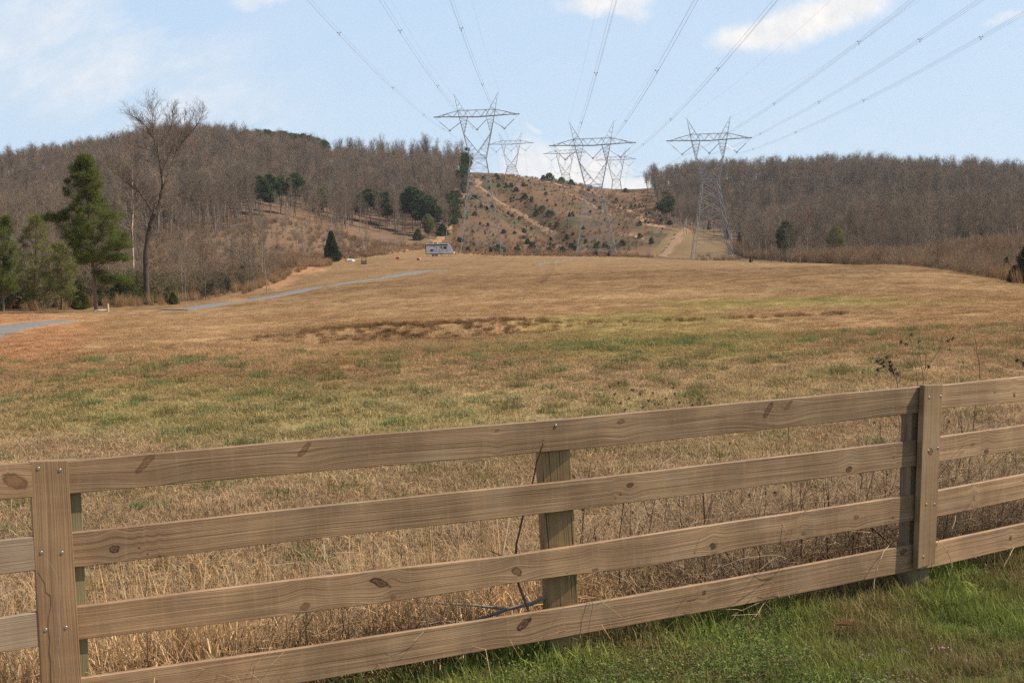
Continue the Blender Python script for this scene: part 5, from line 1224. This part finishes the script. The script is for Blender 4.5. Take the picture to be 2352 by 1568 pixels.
# ------------------------------------------------------------------ the fence
A0, B0 = Vector((-1.79, 5.22, 0)), Vector((2.33, 7.30, 0))
C0 = Vector((3.12, 7.80, 0)); Z0 = Vector((-2.09, 4.97, 0))
def plane(a, b):
    d = (b-a).normalized(); n = Vector((d.y, -d.x, 0)); return a, d, n      # n points to the camera side
PMAIN, PRIGHT, PLEFT = plane(A0, B0), plane(B0, C0), plane(Z0, A0)
def onplane(px, py, pl, off=0.0):
    a, d, n = pl; o = Vector((0, 0, CZ)); r = rayv(px, py); a = a+n*off
    return o+r*((a-o).dot(n)/r.dot(n))
def wood_mat(name, knots, light, dark, vertical=False, grain=1.0, cracks=0.0, seed=0.0):
    m, q, b = mat(name)
    u, v, w = q.xyz(q.n('ShaderNodeAttribute', attribute_name='wood', attribute_type='GEOMETRY').outputs['Vector'])
    uu, g = q.m('ADD', u, seed*3.7), v
    lo = q.noise(q.comb(q.m('MULTIPLY', uu, 1.1), q.m('MULTIPLY', v, 4.0), seed), 1.0, 2, .5)
    g = q.m('ADD', g, q.m('MULTIPLY', q.m('SUBTRACT', lo, .5), .035))
    kmask = None; kdark = None
    for ku, kv, ka, kb, an, col in knots:
        du, dv = q.m('SUBTRACT', u, ku), q.m('SUBTRACT', v, kv); ca, sa = math.cos(an), math.sin(an)
        a1 = q.m('DIVIDE', q.m('ADD', q.m('MULTIPLY', du, ca), q.m('MULTIPLY', dv, sa)), ka); b1 = q.m('DIVIDE', q.m('SUBTRACT', q.m('MULTIPLY', dv, ca), q.m('MULTIPLY', du, sa)), kb)
        wv = q.m('EXPONENT', q.m('MULTIPLY', q.m('POWER', q.m('ABSOLUTE', q.m('DIVIDE', du, ka*2.6)), 2.0), -1.0))
        push = q.m('MULTIPLY', q.m('MULTIPLY', q.m('DIVIDE', dv, q.m('ADD', q.m('ABSOLUTE', dv), kb*1.3)), kb*1.5), wv); g = q.m('SUBTRACT', g, push)
        nz = q.m('MULTIPLY', q.m('SUBTRACT', q.noise(q.comb(q.m('MULTIPLY', u, 45), q.m('MULTIPLY', v, 45), ku), 1.0, 3), .5), 1.3)
        d = q.m('ADD', q.m('SQRT', q.m('ADD', q.m('MULTIPLY', a1, a1), q.m('MULTIPLY', b1, b1))), nz)
        disc = q.ramp(d, (.80, 1.0), (1.02, 0.0)); ring = q.ramp(q.m('ABSOLUTE', q.m('SUBTRACT', d, .82)), (.08, 1.0), (.32, 0.0))
        ring = q.m('MULTIPLY', ring, col); core = q.m('MULTIPLY', q.ramp(d, (.25, 1.0), (.55, 0.0)), max(0, col-.6)*2)
        kmask = disc if kmask is None else q.m('MAXIMUM', kmask, disc); rk = q.m('MAXIMUM', ring, core); kdark = rk if kdark is None else q.m('MAXIMUM', kdark, rk)
    fine = q.noise(q.comb(q.m('MULTIPLY', uu, 1.4), q.m('MULTIPLY', g, 210*grain), seed), 1.0, 3, .6)
    med = q.noise(q.comb(q.m('MULTIPLY', uu, .7), q.m('MULTIPLY', g, 70*grain), seed+5), 1.0, 2, .5)
    broad = q.noise(q.comb(q.m('MULTIPLY', uu, 1.6), q.m('MULTIPLY', v, 9), seed+9), 1.0, 4, .6)
    k = q.m('ADD', q.m('MULTIPLY', q.ramp(fine, (.36, 0.0), (.62, 1.0)), .45), q.m('ADD', q.m('MULTIPLY', q.ramp(med, (.36, 0.0), (.6, 1.0)), .38), q.m('MULTIPLY', broad, .35)))
    c = q.mix(q.m('MULTIPLY', k, .9, clamp=True), dark, light)
    sp = q.noise(q.comb(q.m('MULTIPLY', uu, 5), q.m('MULTIPLY', v, 5), 3.0), 1.0, 4, .65)
    c = q.mix(q.m('MULTIPLY', q.ramp(sp, (.5, 0.0), (.8, 1.0)), .5), c, (.27, .225, .165))      # grey weathering
    st_ = q.noise(q.comb(q.m('MULTIPLY', uu, 2.3), q.m('MULTIPLY', v, 2.0), 7.0+seed), 1.0, 3, .6)
    c = q.mix(q.m('MULTIPLY', q.ramp(st_, (.42, 1.0), (.60, 0.0)), .42), c, tuple(d_*.75 for d_ in dark))          # brown staining
    sw = q.noise(q.comb(q.m('MULTIPLY', uu, 38), q.m('MULTIPLY', v, 2.2), 11.0), 1.0, 3, .6)                         # faint saw marks
    c = q.mix(q.m('MULTIPLY', q.ramp(sw, (.52, 0.0), (.72, 1.0)), .22), c, light)
    if cracks:
        cr = q.noise(q.comb(q.m('MULTIPLY', uu, 1.6), q.m('MULTIPLY', g, 95), seed+2), 1.0, 2, .5); c = q.mix(q.m('MULTIPLY', q.ramp(cr, (.57, 0.0), (.64, 1.0)), cracks), c, (.035, .022, .012))
    if kmask is not None:
        c = q.mix(q.m('MULTIPLY', kmask, .8), c, (.17, .085, .038)); c = q.mix(kdark, c, (.03, .012, .006))
    q.put(b.inputs['Base Color'], c); b.inputs['Roughness'].default_value = .62; b.inputs['Specular IOR Level'].default_value = .4
    bp = q.n('ShaderNodeBump'); bp.inputs['Strength'].default_value = .5; bp.inputs['Distance'].default_value = .003
    q.put(bp.inputs['Height'], k); q.put(b.inputs['Normal'], bp.outputs[0]); return m
def plank(name, parent, top, bot, pl, th, m, off=0.0, nseg=60, wob=.002, seed=0, vert=False):
    """a sawn board whose front face lies on a vertical plane; top and bottom edges follow the given picture rows"""
    a, d, n = pl; us = [onplane(x, y, pl, off) for x, y in top]; ub = [onplane(x, y, pl, off) for x, y in bot]
    su = [(p-a).dot(d) for p in us]; sb = [(p-a).dot(d) for p in ub]; zt = [p.z for p in us]; zb = [p.z for p in ub]
    u0, u1 = min(su[0], sb[0]), max(su[-1], sb[-1]); U = np.linspace(u0, u1, nseg+1); rg = random.Random(seed); ph_ = rg.uniform(0, 100)
    T_ = np.interp(U, su, zt)+wob*2*(fbm(U+ph_, U*0, .5, 3, seed)-.5); B_ = np.interp(U, sb, zb)+wob*2*(fbm(U+ph_, U*0+9, .5, 3, seed+1)-.5)
    bow = .004*np.sin(U*1.3+ph_); K = 5; V, Wd = [], []; e_ = .003
    for i, u in enumerate(U):
        o = a+d*u+n*(off+bow[i]); z0, z1 = B_[i], T_[i]
        for du_, z in ((-e_, z0), (0, z0+e_), (0, z1-e_), (-e_, z1), (-th+e_, z1), (-th, z1-e_), (-th, z0+e_), (-th+e_, z0)):
            p = o+n*du_; V.append((p.x, p.y, z)); Wd.append((u, z-(z0+z1)/2+(-du_ if z > (z0+z1)/2 else du_), 0))
    k = 8; F_ = []
    for i in range(nseg):
        for j in range(k): F_.append((i*k+j, (i+1)*k+j, (i+1)*k+(j+1) % k, i*k+(j+1) % k))
    me = bpy.data.meshes.new(name); me.from_pydata(V, [], F_+[tuple(range(k)), tuple(range(nseg*k, nseg*k+k))[::-1]]); me.materials.append(m)
    at_ = me.attributes.new('wood', 'FLOAT_VECTOR', 'POINT'); at_.data.foreach_set('vector', np.array(Wd, np.float32).ravel()); me.update()
    return link(bpy.data.objects.new(name, me), parent)
def knots_of(lst, pl, top, bot, off=0.0):
    """picture positions of knots turned into board coordinates"""
    a, d, n = pl; out = []
    for px, py, ka, kb, an, col in lst:
        p = onplane(px, py, pl, off); u = (p-a).dot(d); zt = np.interp(u, [(onplane(x, y, pl, off)-a).dot(d) for x, y in top], [onplane(x, y, pl, off).z for x, y in top])
        zb = np.interp(u, [(onplane(x, y, pl, off)-a).dot(d) for x, y in bot], [onplane(x, y, pl, off).z for x, y in bot]); out.append((u, p.z-(zt+zb)/2, ka, kb, an, col))
    return out
M_SCREW = plain('screw_heads', (.40, .37, .32), .35, .8, .2, 3, .5)
def screw(parent, px, py, pl, off):
    p = onplane(px, py, pl, off); a, d, n = pl; k = MB(); M_ = Matrix.Translation(p) @ n.to_track_quat('Z', 'Y').to_matrix().to_4x4()
    k.lathe([(.0075, -.002), (.0075, .001), (.005, .003), (.002, .0015)], n=10, M=M_); k.build('screw', M_SCREW, parent, True)
fence = empty('wooden_fence', (0.3, 6.2, 0)); tag(fence, 'four-rail timber board fence crossing the foreground', 'fence')
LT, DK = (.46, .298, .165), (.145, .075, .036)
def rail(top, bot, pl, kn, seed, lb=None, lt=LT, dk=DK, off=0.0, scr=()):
    k_ = {1: .88, 2: .97, 3: 1.12, 4: 1.04}.get(int(seed), 1.16 if 5 <= seed < 9 else .9)       # tone varies per board; right rails lighter and left stubs darker as painted light
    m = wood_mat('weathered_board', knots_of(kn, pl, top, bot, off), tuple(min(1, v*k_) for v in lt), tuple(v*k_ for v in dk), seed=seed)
    o = plank('rail', fence, top, bot, pl, .025, m, off, 70 if pl is PMAIN else 24, seed=int(seed*7)); o.matrix_parent_inverse = fence.matrix_world.inverted()
    if lb: o['label'] = lb
    for x, y in scr: s = screw(o, x, y, pl, off)
    return o
fence.location = (0, 0, 0)
rail([(100, 1062.5), (165, 1057.6), (700, 1010.5), (1306, 961.6), (1700, 924.5), (2130, 886.2)], [(100, 1138.5), (191, 1131), (700, 1085.5), (1306, 1033.6), (1700, 993), (2130, 945.6)], PMAIN,
     [(334, 1064, .055, .016, .75, .35), (699, 1032, .04, .014, .8, .4), (1141, 989, .014, .007, .3, .3), (1427.5, 968, .028, .010, .3, .5), (1764, 943, .05, .015, .95, .75), (1812, 930, .045, .012, .8, .2)], 1.0, 'top rail with long slanting dark knots', scr=[(1277, 977)])
rail([(110, 1228), (165, 1223.8), (700, 1165.3), (1306, 1104.2), (1700, 1058.5), (2130, 1007.7)], [(110, 1306), (191, 1301), (700, 1240), (1306, 1171.6), (1700, 1122), (2130, 1066.3)], PMAIN,
     [(263.6, 1261.2, .020, .015, .3, .95), (319.5, 1258, .005, .004, 0, 1), (339, 1272.5, .005, .004, 0, 1), (367, 1277, .005, .004, 0, 1), (1447, 1114, .020, .012, .1, .95), (1424, 1135, .006, .006, .5, .8), (1413, 1144, .005, .005, 0, .8), (1950, 1078, .022, .016, .3, .9), (2053, 1051.7, .007, .005, 0, .7)], 2.0, 'second rail with a resinous round knot', scr=[(1288, 1116)])
rail([(120, 1398), (177, 1392.5), (640, 1335), (1000, 1295.5), (1165, 1277), (1306, 1254.8), (1700, 1195), (2130, 1132.2)], [(120, 1477.5), (191, 1468.6), (640, 1416), (1000, 1367), (1165, 1341), (1306, 1320.8), (1500, 1299), (1700, 1261), (2130, 1190)], PMAIN,
     [(873, 1338, .048, .018, -.42, .9), (700.7, 1392.4, .028, .016, .35, .25), (903, 1371.8, .018, .012, .3, .15), (1187.6, 1312.2, .030, .018, -.5, .65), (1366.8, 1307.3, .020, .010, .1, .15), (1636.4, 1253.3, .020, .016, -.2, .95), (1967, 1187.8, .02, .012, .1, .35), (2051, 1189, .009, .007, 0, .8), (1844, 1223.6, .018, .011, .1, .3)], 3.0, 'third rail with a large dark oval knot', scr=[(1302.6, 1313.2)])
rail([(130, 1566), (187.5, 1557.5), (700, 1485.5), (1306, 1392.8), (1700, 1324.5), (2120, 1246.2)], [(130, 1650), (187.5, 1641), (700, 1566), (1306, 1460.3), (1700, 1390), (2120, 1306.5)], PMAIN,
     [(1202.6, 1432, .045, .018, .55, .95), (1616.9, 1361, .012, .010, 0, .95), (2076, 1267, .028, .016, .2, .6), (1290, 1450, .02, .003, .2, .5)], 4.0, 'bottom rail with a ragged dark knot', scr=[(1306, 1416)])
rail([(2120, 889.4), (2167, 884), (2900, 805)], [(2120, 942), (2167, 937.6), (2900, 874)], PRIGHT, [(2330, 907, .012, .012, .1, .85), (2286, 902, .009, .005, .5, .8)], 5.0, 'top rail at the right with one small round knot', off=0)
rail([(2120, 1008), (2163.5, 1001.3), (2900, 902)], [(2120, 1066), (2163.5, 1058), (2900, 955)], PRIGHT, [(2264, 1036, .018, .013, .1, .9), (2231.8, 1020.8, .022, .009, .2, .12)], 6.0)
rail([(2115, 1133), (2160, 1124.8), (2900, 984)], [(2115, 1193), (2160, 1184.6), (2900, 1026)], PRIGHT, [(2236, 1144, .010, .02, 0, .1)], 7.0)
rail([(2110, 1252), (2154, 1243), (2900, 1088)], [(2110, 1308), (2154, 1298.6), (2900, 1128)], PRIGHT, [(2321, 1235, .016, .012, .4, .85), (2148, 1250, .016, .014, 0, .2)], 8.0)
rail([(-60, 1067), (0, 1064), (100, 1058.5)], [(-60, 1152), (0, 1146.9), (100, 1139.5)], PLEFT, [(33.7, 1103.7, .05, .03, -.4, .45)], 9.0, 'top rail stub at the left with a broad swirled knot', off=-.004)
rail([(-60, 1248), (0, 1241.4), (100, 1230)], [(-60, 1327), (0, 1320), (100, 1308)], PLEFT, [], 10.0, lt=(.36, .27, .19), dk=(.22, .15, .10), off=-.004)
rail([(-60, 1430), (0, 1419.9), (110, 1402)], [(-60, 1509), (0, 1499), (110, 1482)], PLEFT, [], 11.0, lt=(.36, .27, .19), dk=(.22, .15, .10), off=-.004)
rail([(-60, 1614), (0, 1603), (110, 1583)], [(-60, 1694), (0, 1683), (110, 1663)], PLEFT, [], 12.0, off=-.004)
def box_between(name, parent, tl, tr_, bl, br, depth, m, pl, off, tilt=0.0):
    """upright timber whose front face has the given picture corners"""
    a, d, n = pl; c = [onplane(x, y, pl, off) for x, y in (bl, br, tr_, tl)]
    V, Wd = [], []; N = 24
    for i in range(N+1):
        t = i/N; L_ = c[0].lerp(c[3], t); R__ = c[1].lerp(c[2], t)
        for j, p in enumerate((L_, R__, R__-n*depth, L_-n*depth)): V.append(tuple(p)); Wd.append((t*(c[3]-c[0]).length, (0, (c[1]-c[0]).length, (c[1]-c[0]).length+depth, -depth)[j]-.07, 0))
    F_ = [(i*4+j, i*4+(j+1) % 4, (i+1)*4+(j+1) % 4, (i+1)*4+j) for i in range(N) for j in range(4)]+[(3, 2, 1, 0), (N*4, N*4+1, N*4+2, N*4+3)]
    me = bpy.data.meshes.new(name); me.from_pydata(V, [], F_); me.materials.append(m); at_ = me.attributes.new('wood', 'FLOAT_VECTOR', 'POINT'); at_.data.foreach_set('vector', np.array(Wd, np.float32).ravel()); me.update()
    o = link(bpy.data.objects.new(name, me), parent); b = o.modifiers.new('bevel', 'BEVEL'); b.width = .003; b.segments = 2; b.limit_method = 'ANGLE'; return o
M_POST = wood_mat('rough_post', [], (.42, .27, .125), (.22, .13, .055), cracks=.9, seed=21.0, grain=.6)
M_POST2 = wood_mat('grey_post', [], (.30, .215, .13), (.18, .125, .07), cracks=.5, seed=23.0, grain=.6)
BO = .042
la = box_between('batten', fence, (67, 1059), (156, 1057), (100, 1660), (193, 1652), .038, wood_mat('reddish_batten', [], (.40, .25, .135), (.19, .11, .055), seed=31.0), PMAIN, BO)
ra = box_between('batten', fence, (2124, 884.5), (2165.5, 882.5), (2108, 1306), (2148, 1293), .038, wood_mat('right_batten', [(.66, .0, .02, .02, 0, .6)], (.38, .25, .14), (.19, .11, .055), seed=33.0), PRIGHT, BO)
la['label'] = 'left batten, broad and reddish brown'; ra['label'] = 'right batten covering the rail joints'
for x, y in ((235, 255), (367, 265), (253, 770), (380, 770), (280, 1243), (405, 1228)): screw(la, x/2.0907*.784, (1250+y/2.0907)*.784, PMAIN, BO)
for x, y in ((1262, 275), (1343, 267), (1257, 651), (1322, 632), (1240, 1030), (1299, 1030), (1220, 1400)): screw(ra, (2200+x/2.4125)*.784, (1050+y/2.4125)*.784, PRIGHT, BO)
_m = onplane(1236, 1100, PMAIN, -.030); PMID = (_m, Vector((math.cos(R_(12)), math.sin(R_(12)), 0)), Vector((math.sin(R_(12)), -math.cos(R_(12)), 0)))
pm = box_between('post', fence, (1238, 969), (1307, 966), (1268, 1560), (1337, 1548), .12, M_POST, PMID, -.034); pm['label'] = 'middle post with dark vertical cracks'
pr_ = box_between('post', fence, (2096, 899), (2140, 893), (2084, 1400), (2134, 1392), .085, M_POST2, PMAIN, -.027); pr_['label'] = 'right post behind the batten'
pl_ = box_between('post', fence, (92, 1063), (183, 1058), (122, 1760), (215, 1750), .10, wood_mat('greenish_post', [], (.30, .25, .13), (.20, .16, .08), seed=35.0, cracks=.3), PMAIN, -.027); pl_['label'] = 'left post, greenish, mostly hidden by its batten'
# ------------------------------------------------------------------ single weeds, sticks and a leaf
def stem_thing(name, label, paths, heads, m_st, r=.0035, cat='weed', group=None, rt=.35):
    """paths: lists of (px, py, distance behind the fence face); heads: (px, py, dist, size)"""
    P0 = None; k = MB(); first = paths[0][0]
    def W3(px, py, dd): return onplane(px, py, PMAIN, -dd)
    base = W3(*first); e = empty(name, base); tag(e, label, cat, group)
    for p in paths:
        pts = [W3(*q)-base for q in p]; sm = []
        for i in range(len(pts)-1):
            for t in (0, .5): a = pts[i].lerp(pts[i+1], t); sm.append(a+Vector((random.uniform(-.004, .004), random.uniform(-.004, .004), 0)))
        sm.append(pts[-1]); rr = r if p is paths[0] else r*.7; k.path(sm, rr, rr*rt, 5)
    k.build('stem', m_st, e)
    for px, py, dd, s in heads:
        c = W3(px, py, dd)-base; rg = np.random.default_rng(int(px*7+py)); V, Q = clumps([tuple(c)], [s*.4], 26, s*.7, s*.35, int(px), .1)
        link(bpy.data.objects.new('seed_head', raw_mesh('seed_head', V, Q, [M_HEAD])), e)
M_HEAD = plain('dry_seed_heads', (.12, .085, .065), .9, 0, .5, 60, .1)
stem_thing('dry_weed', 'tall dry weed with button seed heads above the right post', [[(2118, 1330, .5), (2122, 1000, .55), (2122, 885, .6), (2118, 845, .6), (2112, 800, .65), (2108, 745, .7)], [(2124, 846, .6), (2140, 828, .6), (2158, 803, .6), (2166, 785, .6), (2172, 778, .6)],
            [(2124, 850, .6), (2110, 812, .7), (2100, 790, .75), (2088, 778, .8)], [(2124, 846, .6), (2126, 820, .55), (2128, 796, .5)], [(2158, 803, .6), (2160, 790, .6), (2158, 780, .6)]],
           [(2094, 769, .75, .018), (2070, 786, .8, .018), (2082, 791, .8, .016), (2112, 784, .7, .016), (2178, 782, .6, .018), (2188, 779, .6, .018), (2182, 803, .6, .012), (2134, 843, .6, .02)], M_BRIAR)
stem_thing('dry_weed', 'thin bare stalk just left of the button-headed weed', [[(2112, 1330, .4), (2110, 1000, .4), (2108, 885, .4), (2102, 840, .45), (2094, 790, .5), (2088, 768, .5)]], [], M_BRIAR)
stem_thing('dry_weed', 'drooping dark weed with clustered heads left of the right post', [[(2080, 1300, .5), (2076, 1000, .5), (2062, 880, .5), (2050, 855, .5), (2038, 838, .5), (2026, 822, .5)], [(2062, 880, .5), (2070, 862, .5), (2060, 840, .5)]],
           [(2018, 829, .5, .022), (2036, 820, .5, .02), (2030, 836, .5, .026), (2044, 842, .5, .028), (2052, 850, .5, .028), (2018, 848, .5, .02), (2042, 831, .5, .018), (2060, 858, .5, .022)], M_BRIAR)
stem_thing('dry_weed', 'single upright reddish stalk rising right of the right post', [[(2215, 1330, .5), (2222, 1100, .5), (2240, 940, .5), (2250, 880, .5), (2250, 835, .5), (2244, 800, .5), (2240, 778, .5)]], [], M_BRIAR)
stem_thing('twig', 'pale curved twig arching in from the right edge above the rail', [[(2440, 870, .4), (2390, 858, .4), (2345, 853, .4), (2310, 849, .4), (2284, 838, .4), (2268, 830, .4)], [(2345, 853, .4), (2320, 860, .4), (2300, 850, .4)]], [], M_STALK, cat='twig', r=.0045)
stem_thing('dry_weed', 'dark branching weed near the right picture edge', [[(2380, 1330, .5), (2372, 1000, .5), (2360, 860, .5), (2345, 830, .5), (2342, 812, .5), (2352, 795, .5)], [(2360, 860, .5), (2372, 830, .5)], [(2345, 830, .5), (2330, 815, .5)]], [(2352, 835, .5, .02), (2336, 828, .5, .016)], M_BRIAR)
stem_thing('dry_weed', 'bare upright stalk above the top rail left of the knot pair', [[(1826, 1250, .5), (1812, 1000, .5), (1808, 915, .5), (1810, 890, .5), (1811, 862, .5)]], [], M_BRIAR, r=.0025)
stem_thing('dry_weed', 'pale thin stalk leaning left above the top rail at the left', [[(548, 1240, .5), (536, 1060, .5), (531, 1020, .5), (522, 990, .5), (515, 968, .5)]], [], M_STALK, r=.0022)
stem_thing('dry_weed', 'pale stalk leaning left near the left post', [[(88, 1230, .9), (60, 1040, .9), (35, 1008, .9), (18, 985, .9)]], [], M_STALK, r=.0022)
hg = [(1400, 888), (1412, 905), (1425, 925), (1445, 915), (1452, 895), (1470, 905), (1478, 935), (1490, 920), (1436, 940), (1500, 902), (1512, 928), (1530, 915), (1545, 890), (1560, 925), (1575, 938), (1420, 880), (1535, 940), (1590, 930), (1605, 918), (1550, 905)]
for i in range(4):
    hs_ = hg[i*5:i*5+5]; cx = sum(h[0] for h in hs_)/5
    stem_thing('dry_weed', ('leftmost', 'second', 'third', 'rightmost')[i]+' of four faint seed-headed weeds behind the middle of the top rail', [[(cx+12, 1290, .9), (cx+6, 1050, .9), (cx, 940, .9)]]+[[(cx, 960, .9), ((cx+h[0])/2, (950+h[1])/2, .9), (h[0], h[1], .9)] for h in hs_], [(h[0], h[1], .9, .013) for h in hs_], M_STALK, r=.0022)
stem_thing('sapling', 'dark bare sapling stem crossing behind the rails left of the middle post', [[(1224, 1425, .06), (1203, 1375, .06), (1189, 1335, .07), (1183, 1300, .1), (1188, 1250, .14), (1200, 1185, .16), (1212, 1150, .16), (1224, 1110, .13), (1232, 1060, .05), (1240, 1040, .0), (1246, 1018, -.02), (1247, 1009, -.02)], [(1183, 1300, .1), (1160, 1280, .2), (1120, 1262, .3)], [(1212, 1150, .16), (1234, 1120, .2)]], [], M_BRIAR, r=.0075, cat='sapling')
stem_thing('fallen_branch', 'grey dead branch lying behind the bottom rail left of the middle post', [[(1256, 1368, .10), (1220, 1386, .2), (1165, 1399, .3), (1120, 1415, .35), (1074, 1430, .38), (1000, 1442, .4), (930, 1448, .4)], [(1165, 1399, .3), (1090, 1390, .45), (1000, 1384, .6), (930, 1380, .7)], [(1074, 1430, .38), (1020, 1426, .45), (940, 1440, .5)]], [], M_GREYWOOD, r=.013, cat='branch')
stem_thing('twig', 'curved dark twig arching behind the third rail near the right post', [[(2040, 1245, .5), (2000, 1208, .5), (1900, 1180, .55), (1800, 1176, .55), (1700, 1186, .55), (1620, 1205, .55), (1540, 1222, .55)]], [], M_BRIAR, r=.006, cat='twig')
stem_thing('dry_weed', 'pale bent stalk hanging in front of the bottom rail left of the right post', [[(2006, 1350, -.03), (2014, 1310, -.035), (2022, 1283, -.035), (2030, 1268, -.02), (2062, 1225, .1)]], [], M_STALK, r=.004)
stem_thing('dry_weed', 'pale drooping stalk hanging over the bottom rail right of the right post', [[(2186, 1302, -.035), (2183, 1280, -.035), (2176, 1262, -.035), (2166, 1250, -.02), (2156, 1246, .0)]], [], M_STALK, r=.004)
stem_thing('dry_weed', 'broken pale reed under the right-hand rails by the picture edge', [[(2305, 1302, -.03), (2318, 1275, -.03), (2330, 1255, 0)]], [], M_STALK, r=.005)
stem_thing('vine', 'thin dead vine creeping up the left batten', [[(138, 1568, -.058), (134, 1500, -.058), (137, 1440, -.058), (138, 1390, -.058), (134, 1345, -.058), (126, 1312, -.058), (108, 1285, -.058)]], [], M_GREYWOOD, r=.0018, cat='vine')
rg = random.Random(91)
M_WEED = plain('dark_weed_stems', (.075, .05, .035), .9, 0, .5, 20, .1)
for i in range(30):      # dried weeds standing behind the fence, between the rails
    px = 1350+i*35+rg.uniform(-14, 14); b = np.interp(px, [1390, 2352], [1440, 1300]); top = np.interp(px, [1390, 2352], [1120, 1010])+rg.uniform(-90, 90); dd = rg.uniform(.4, 1.2)
    pth = [[(px, b, dd), (px+rg.uniform(-10, 10), (b+top)/2, dd), (px+rg.uniform(-20, 20), top, dd)]]
    for s in range(4): t = rg.uniform(.3, .85); y_ = b+(top-b)*t; pth.append([(px, y_, dd), (px+rg.uniform(-40, 40), y_-rg.uniform(30, 80), dd+.1)])
    w_ = 'just right of the middle post' if px < 1500 else 'in the right bay, first third' if px < 1680 else 'in the middle of the right bay' if px < 1860 else 'left of the right post' if px < 2080 else 'right of the right post' if px < 2230 else 'near the right picture edge'
    stem_thing('dry_weed', '%s dark dried weed behind the fence, %s' % ('tall' if top < 1075 else 'short', w_), pth, [(pth[k][1][0], pth[k][1][1], dd+.1, .014) for k in range(1, 4)], M_WEED, r=.0046, group='dried weeds behind the rails')
for i in range(12):
    px = 40+i*98+rg.uniform(-30, 30); b = 1560-px*.08; top = rg.uniform(1150, 1330)-px*.07; dd = rg.uniform(.3, 1.0)
    stem_thing('dry_stalk', 'thin brown stalk standing in the straw behind the left half of the fence', [[(px, b, dd), (px+rg.uniform(-12, 12), (b+top)/2, dd), (px-rg.uniform(0, 34), top, dd)]], [], M_BRIAR if i % 2 else M_STALK, r=.003, group='stalks in the straw', cat='stalk')
p = hit(1938, 1514, 5, 9); V = []; n = 8
for i in range(n+1):
    t = i/n; w = .018*math.sin(math.pi*min(.97, t+.03))**.7*(1+.25*math.sin(t*19)); V += [((t-.5)*.085, -w, .03+.03*t+abs(w)*.8), ((t-.5)*.085, 0, .022+.03*t), ((t-.5)*.085, w, .03+.035*t+abs(w)*.9)]
F_ = [(i*3+j, (i+1)*3+j, (i+1)*3+j+1, i*3+j+1) for i in range(n) for j in range(2)]
me = bpy.data.meshes.new('dead_leaf'); me.from_pydata(V, [], F_); me.materials.append(plain('leaf_brown', (.42, .22, .11), .7, 0, .3, 30)); o = link(bpy.data.objects.new('dead_leaf', me)); o.location = p+Vector((0, 0, .04)); o.rotation_euler = (.3, .2, -.5)
sm = o.modifiers.new('thick', 'SOLIDIFY'); sm.thickness = .0008; tag(o, 'curled brown dead leaf lying in the green grass', 'leaf')
#PART4

# ------------------------------------------------------------------ air: thin haze over the whole valley
hz = MB(); hz.box((0, 640, 78), (2400, 1700, 256)); hm = bpy.data.materials.new('haze_air'); hm.use_nodes = True; q = NT(hm.node_tree)
out = q.n('ShaderNodeOutputMaterial'); pv = q.n('ShaderNodeVolumePrincipled'); pv.inputs['Color'].default_value = (.78, .86, .98, 1); pv.inputs['Density'].default_value = .0001; pv.inputs['Anisotropy'].default_value = .2
q.t.links.new(pv.outputs[0], out.inputs['Volume']); ho = hz.build('haze', hm); tag(ho, 'thin pale bluish air between the hills', 'haze', kind='stuff')
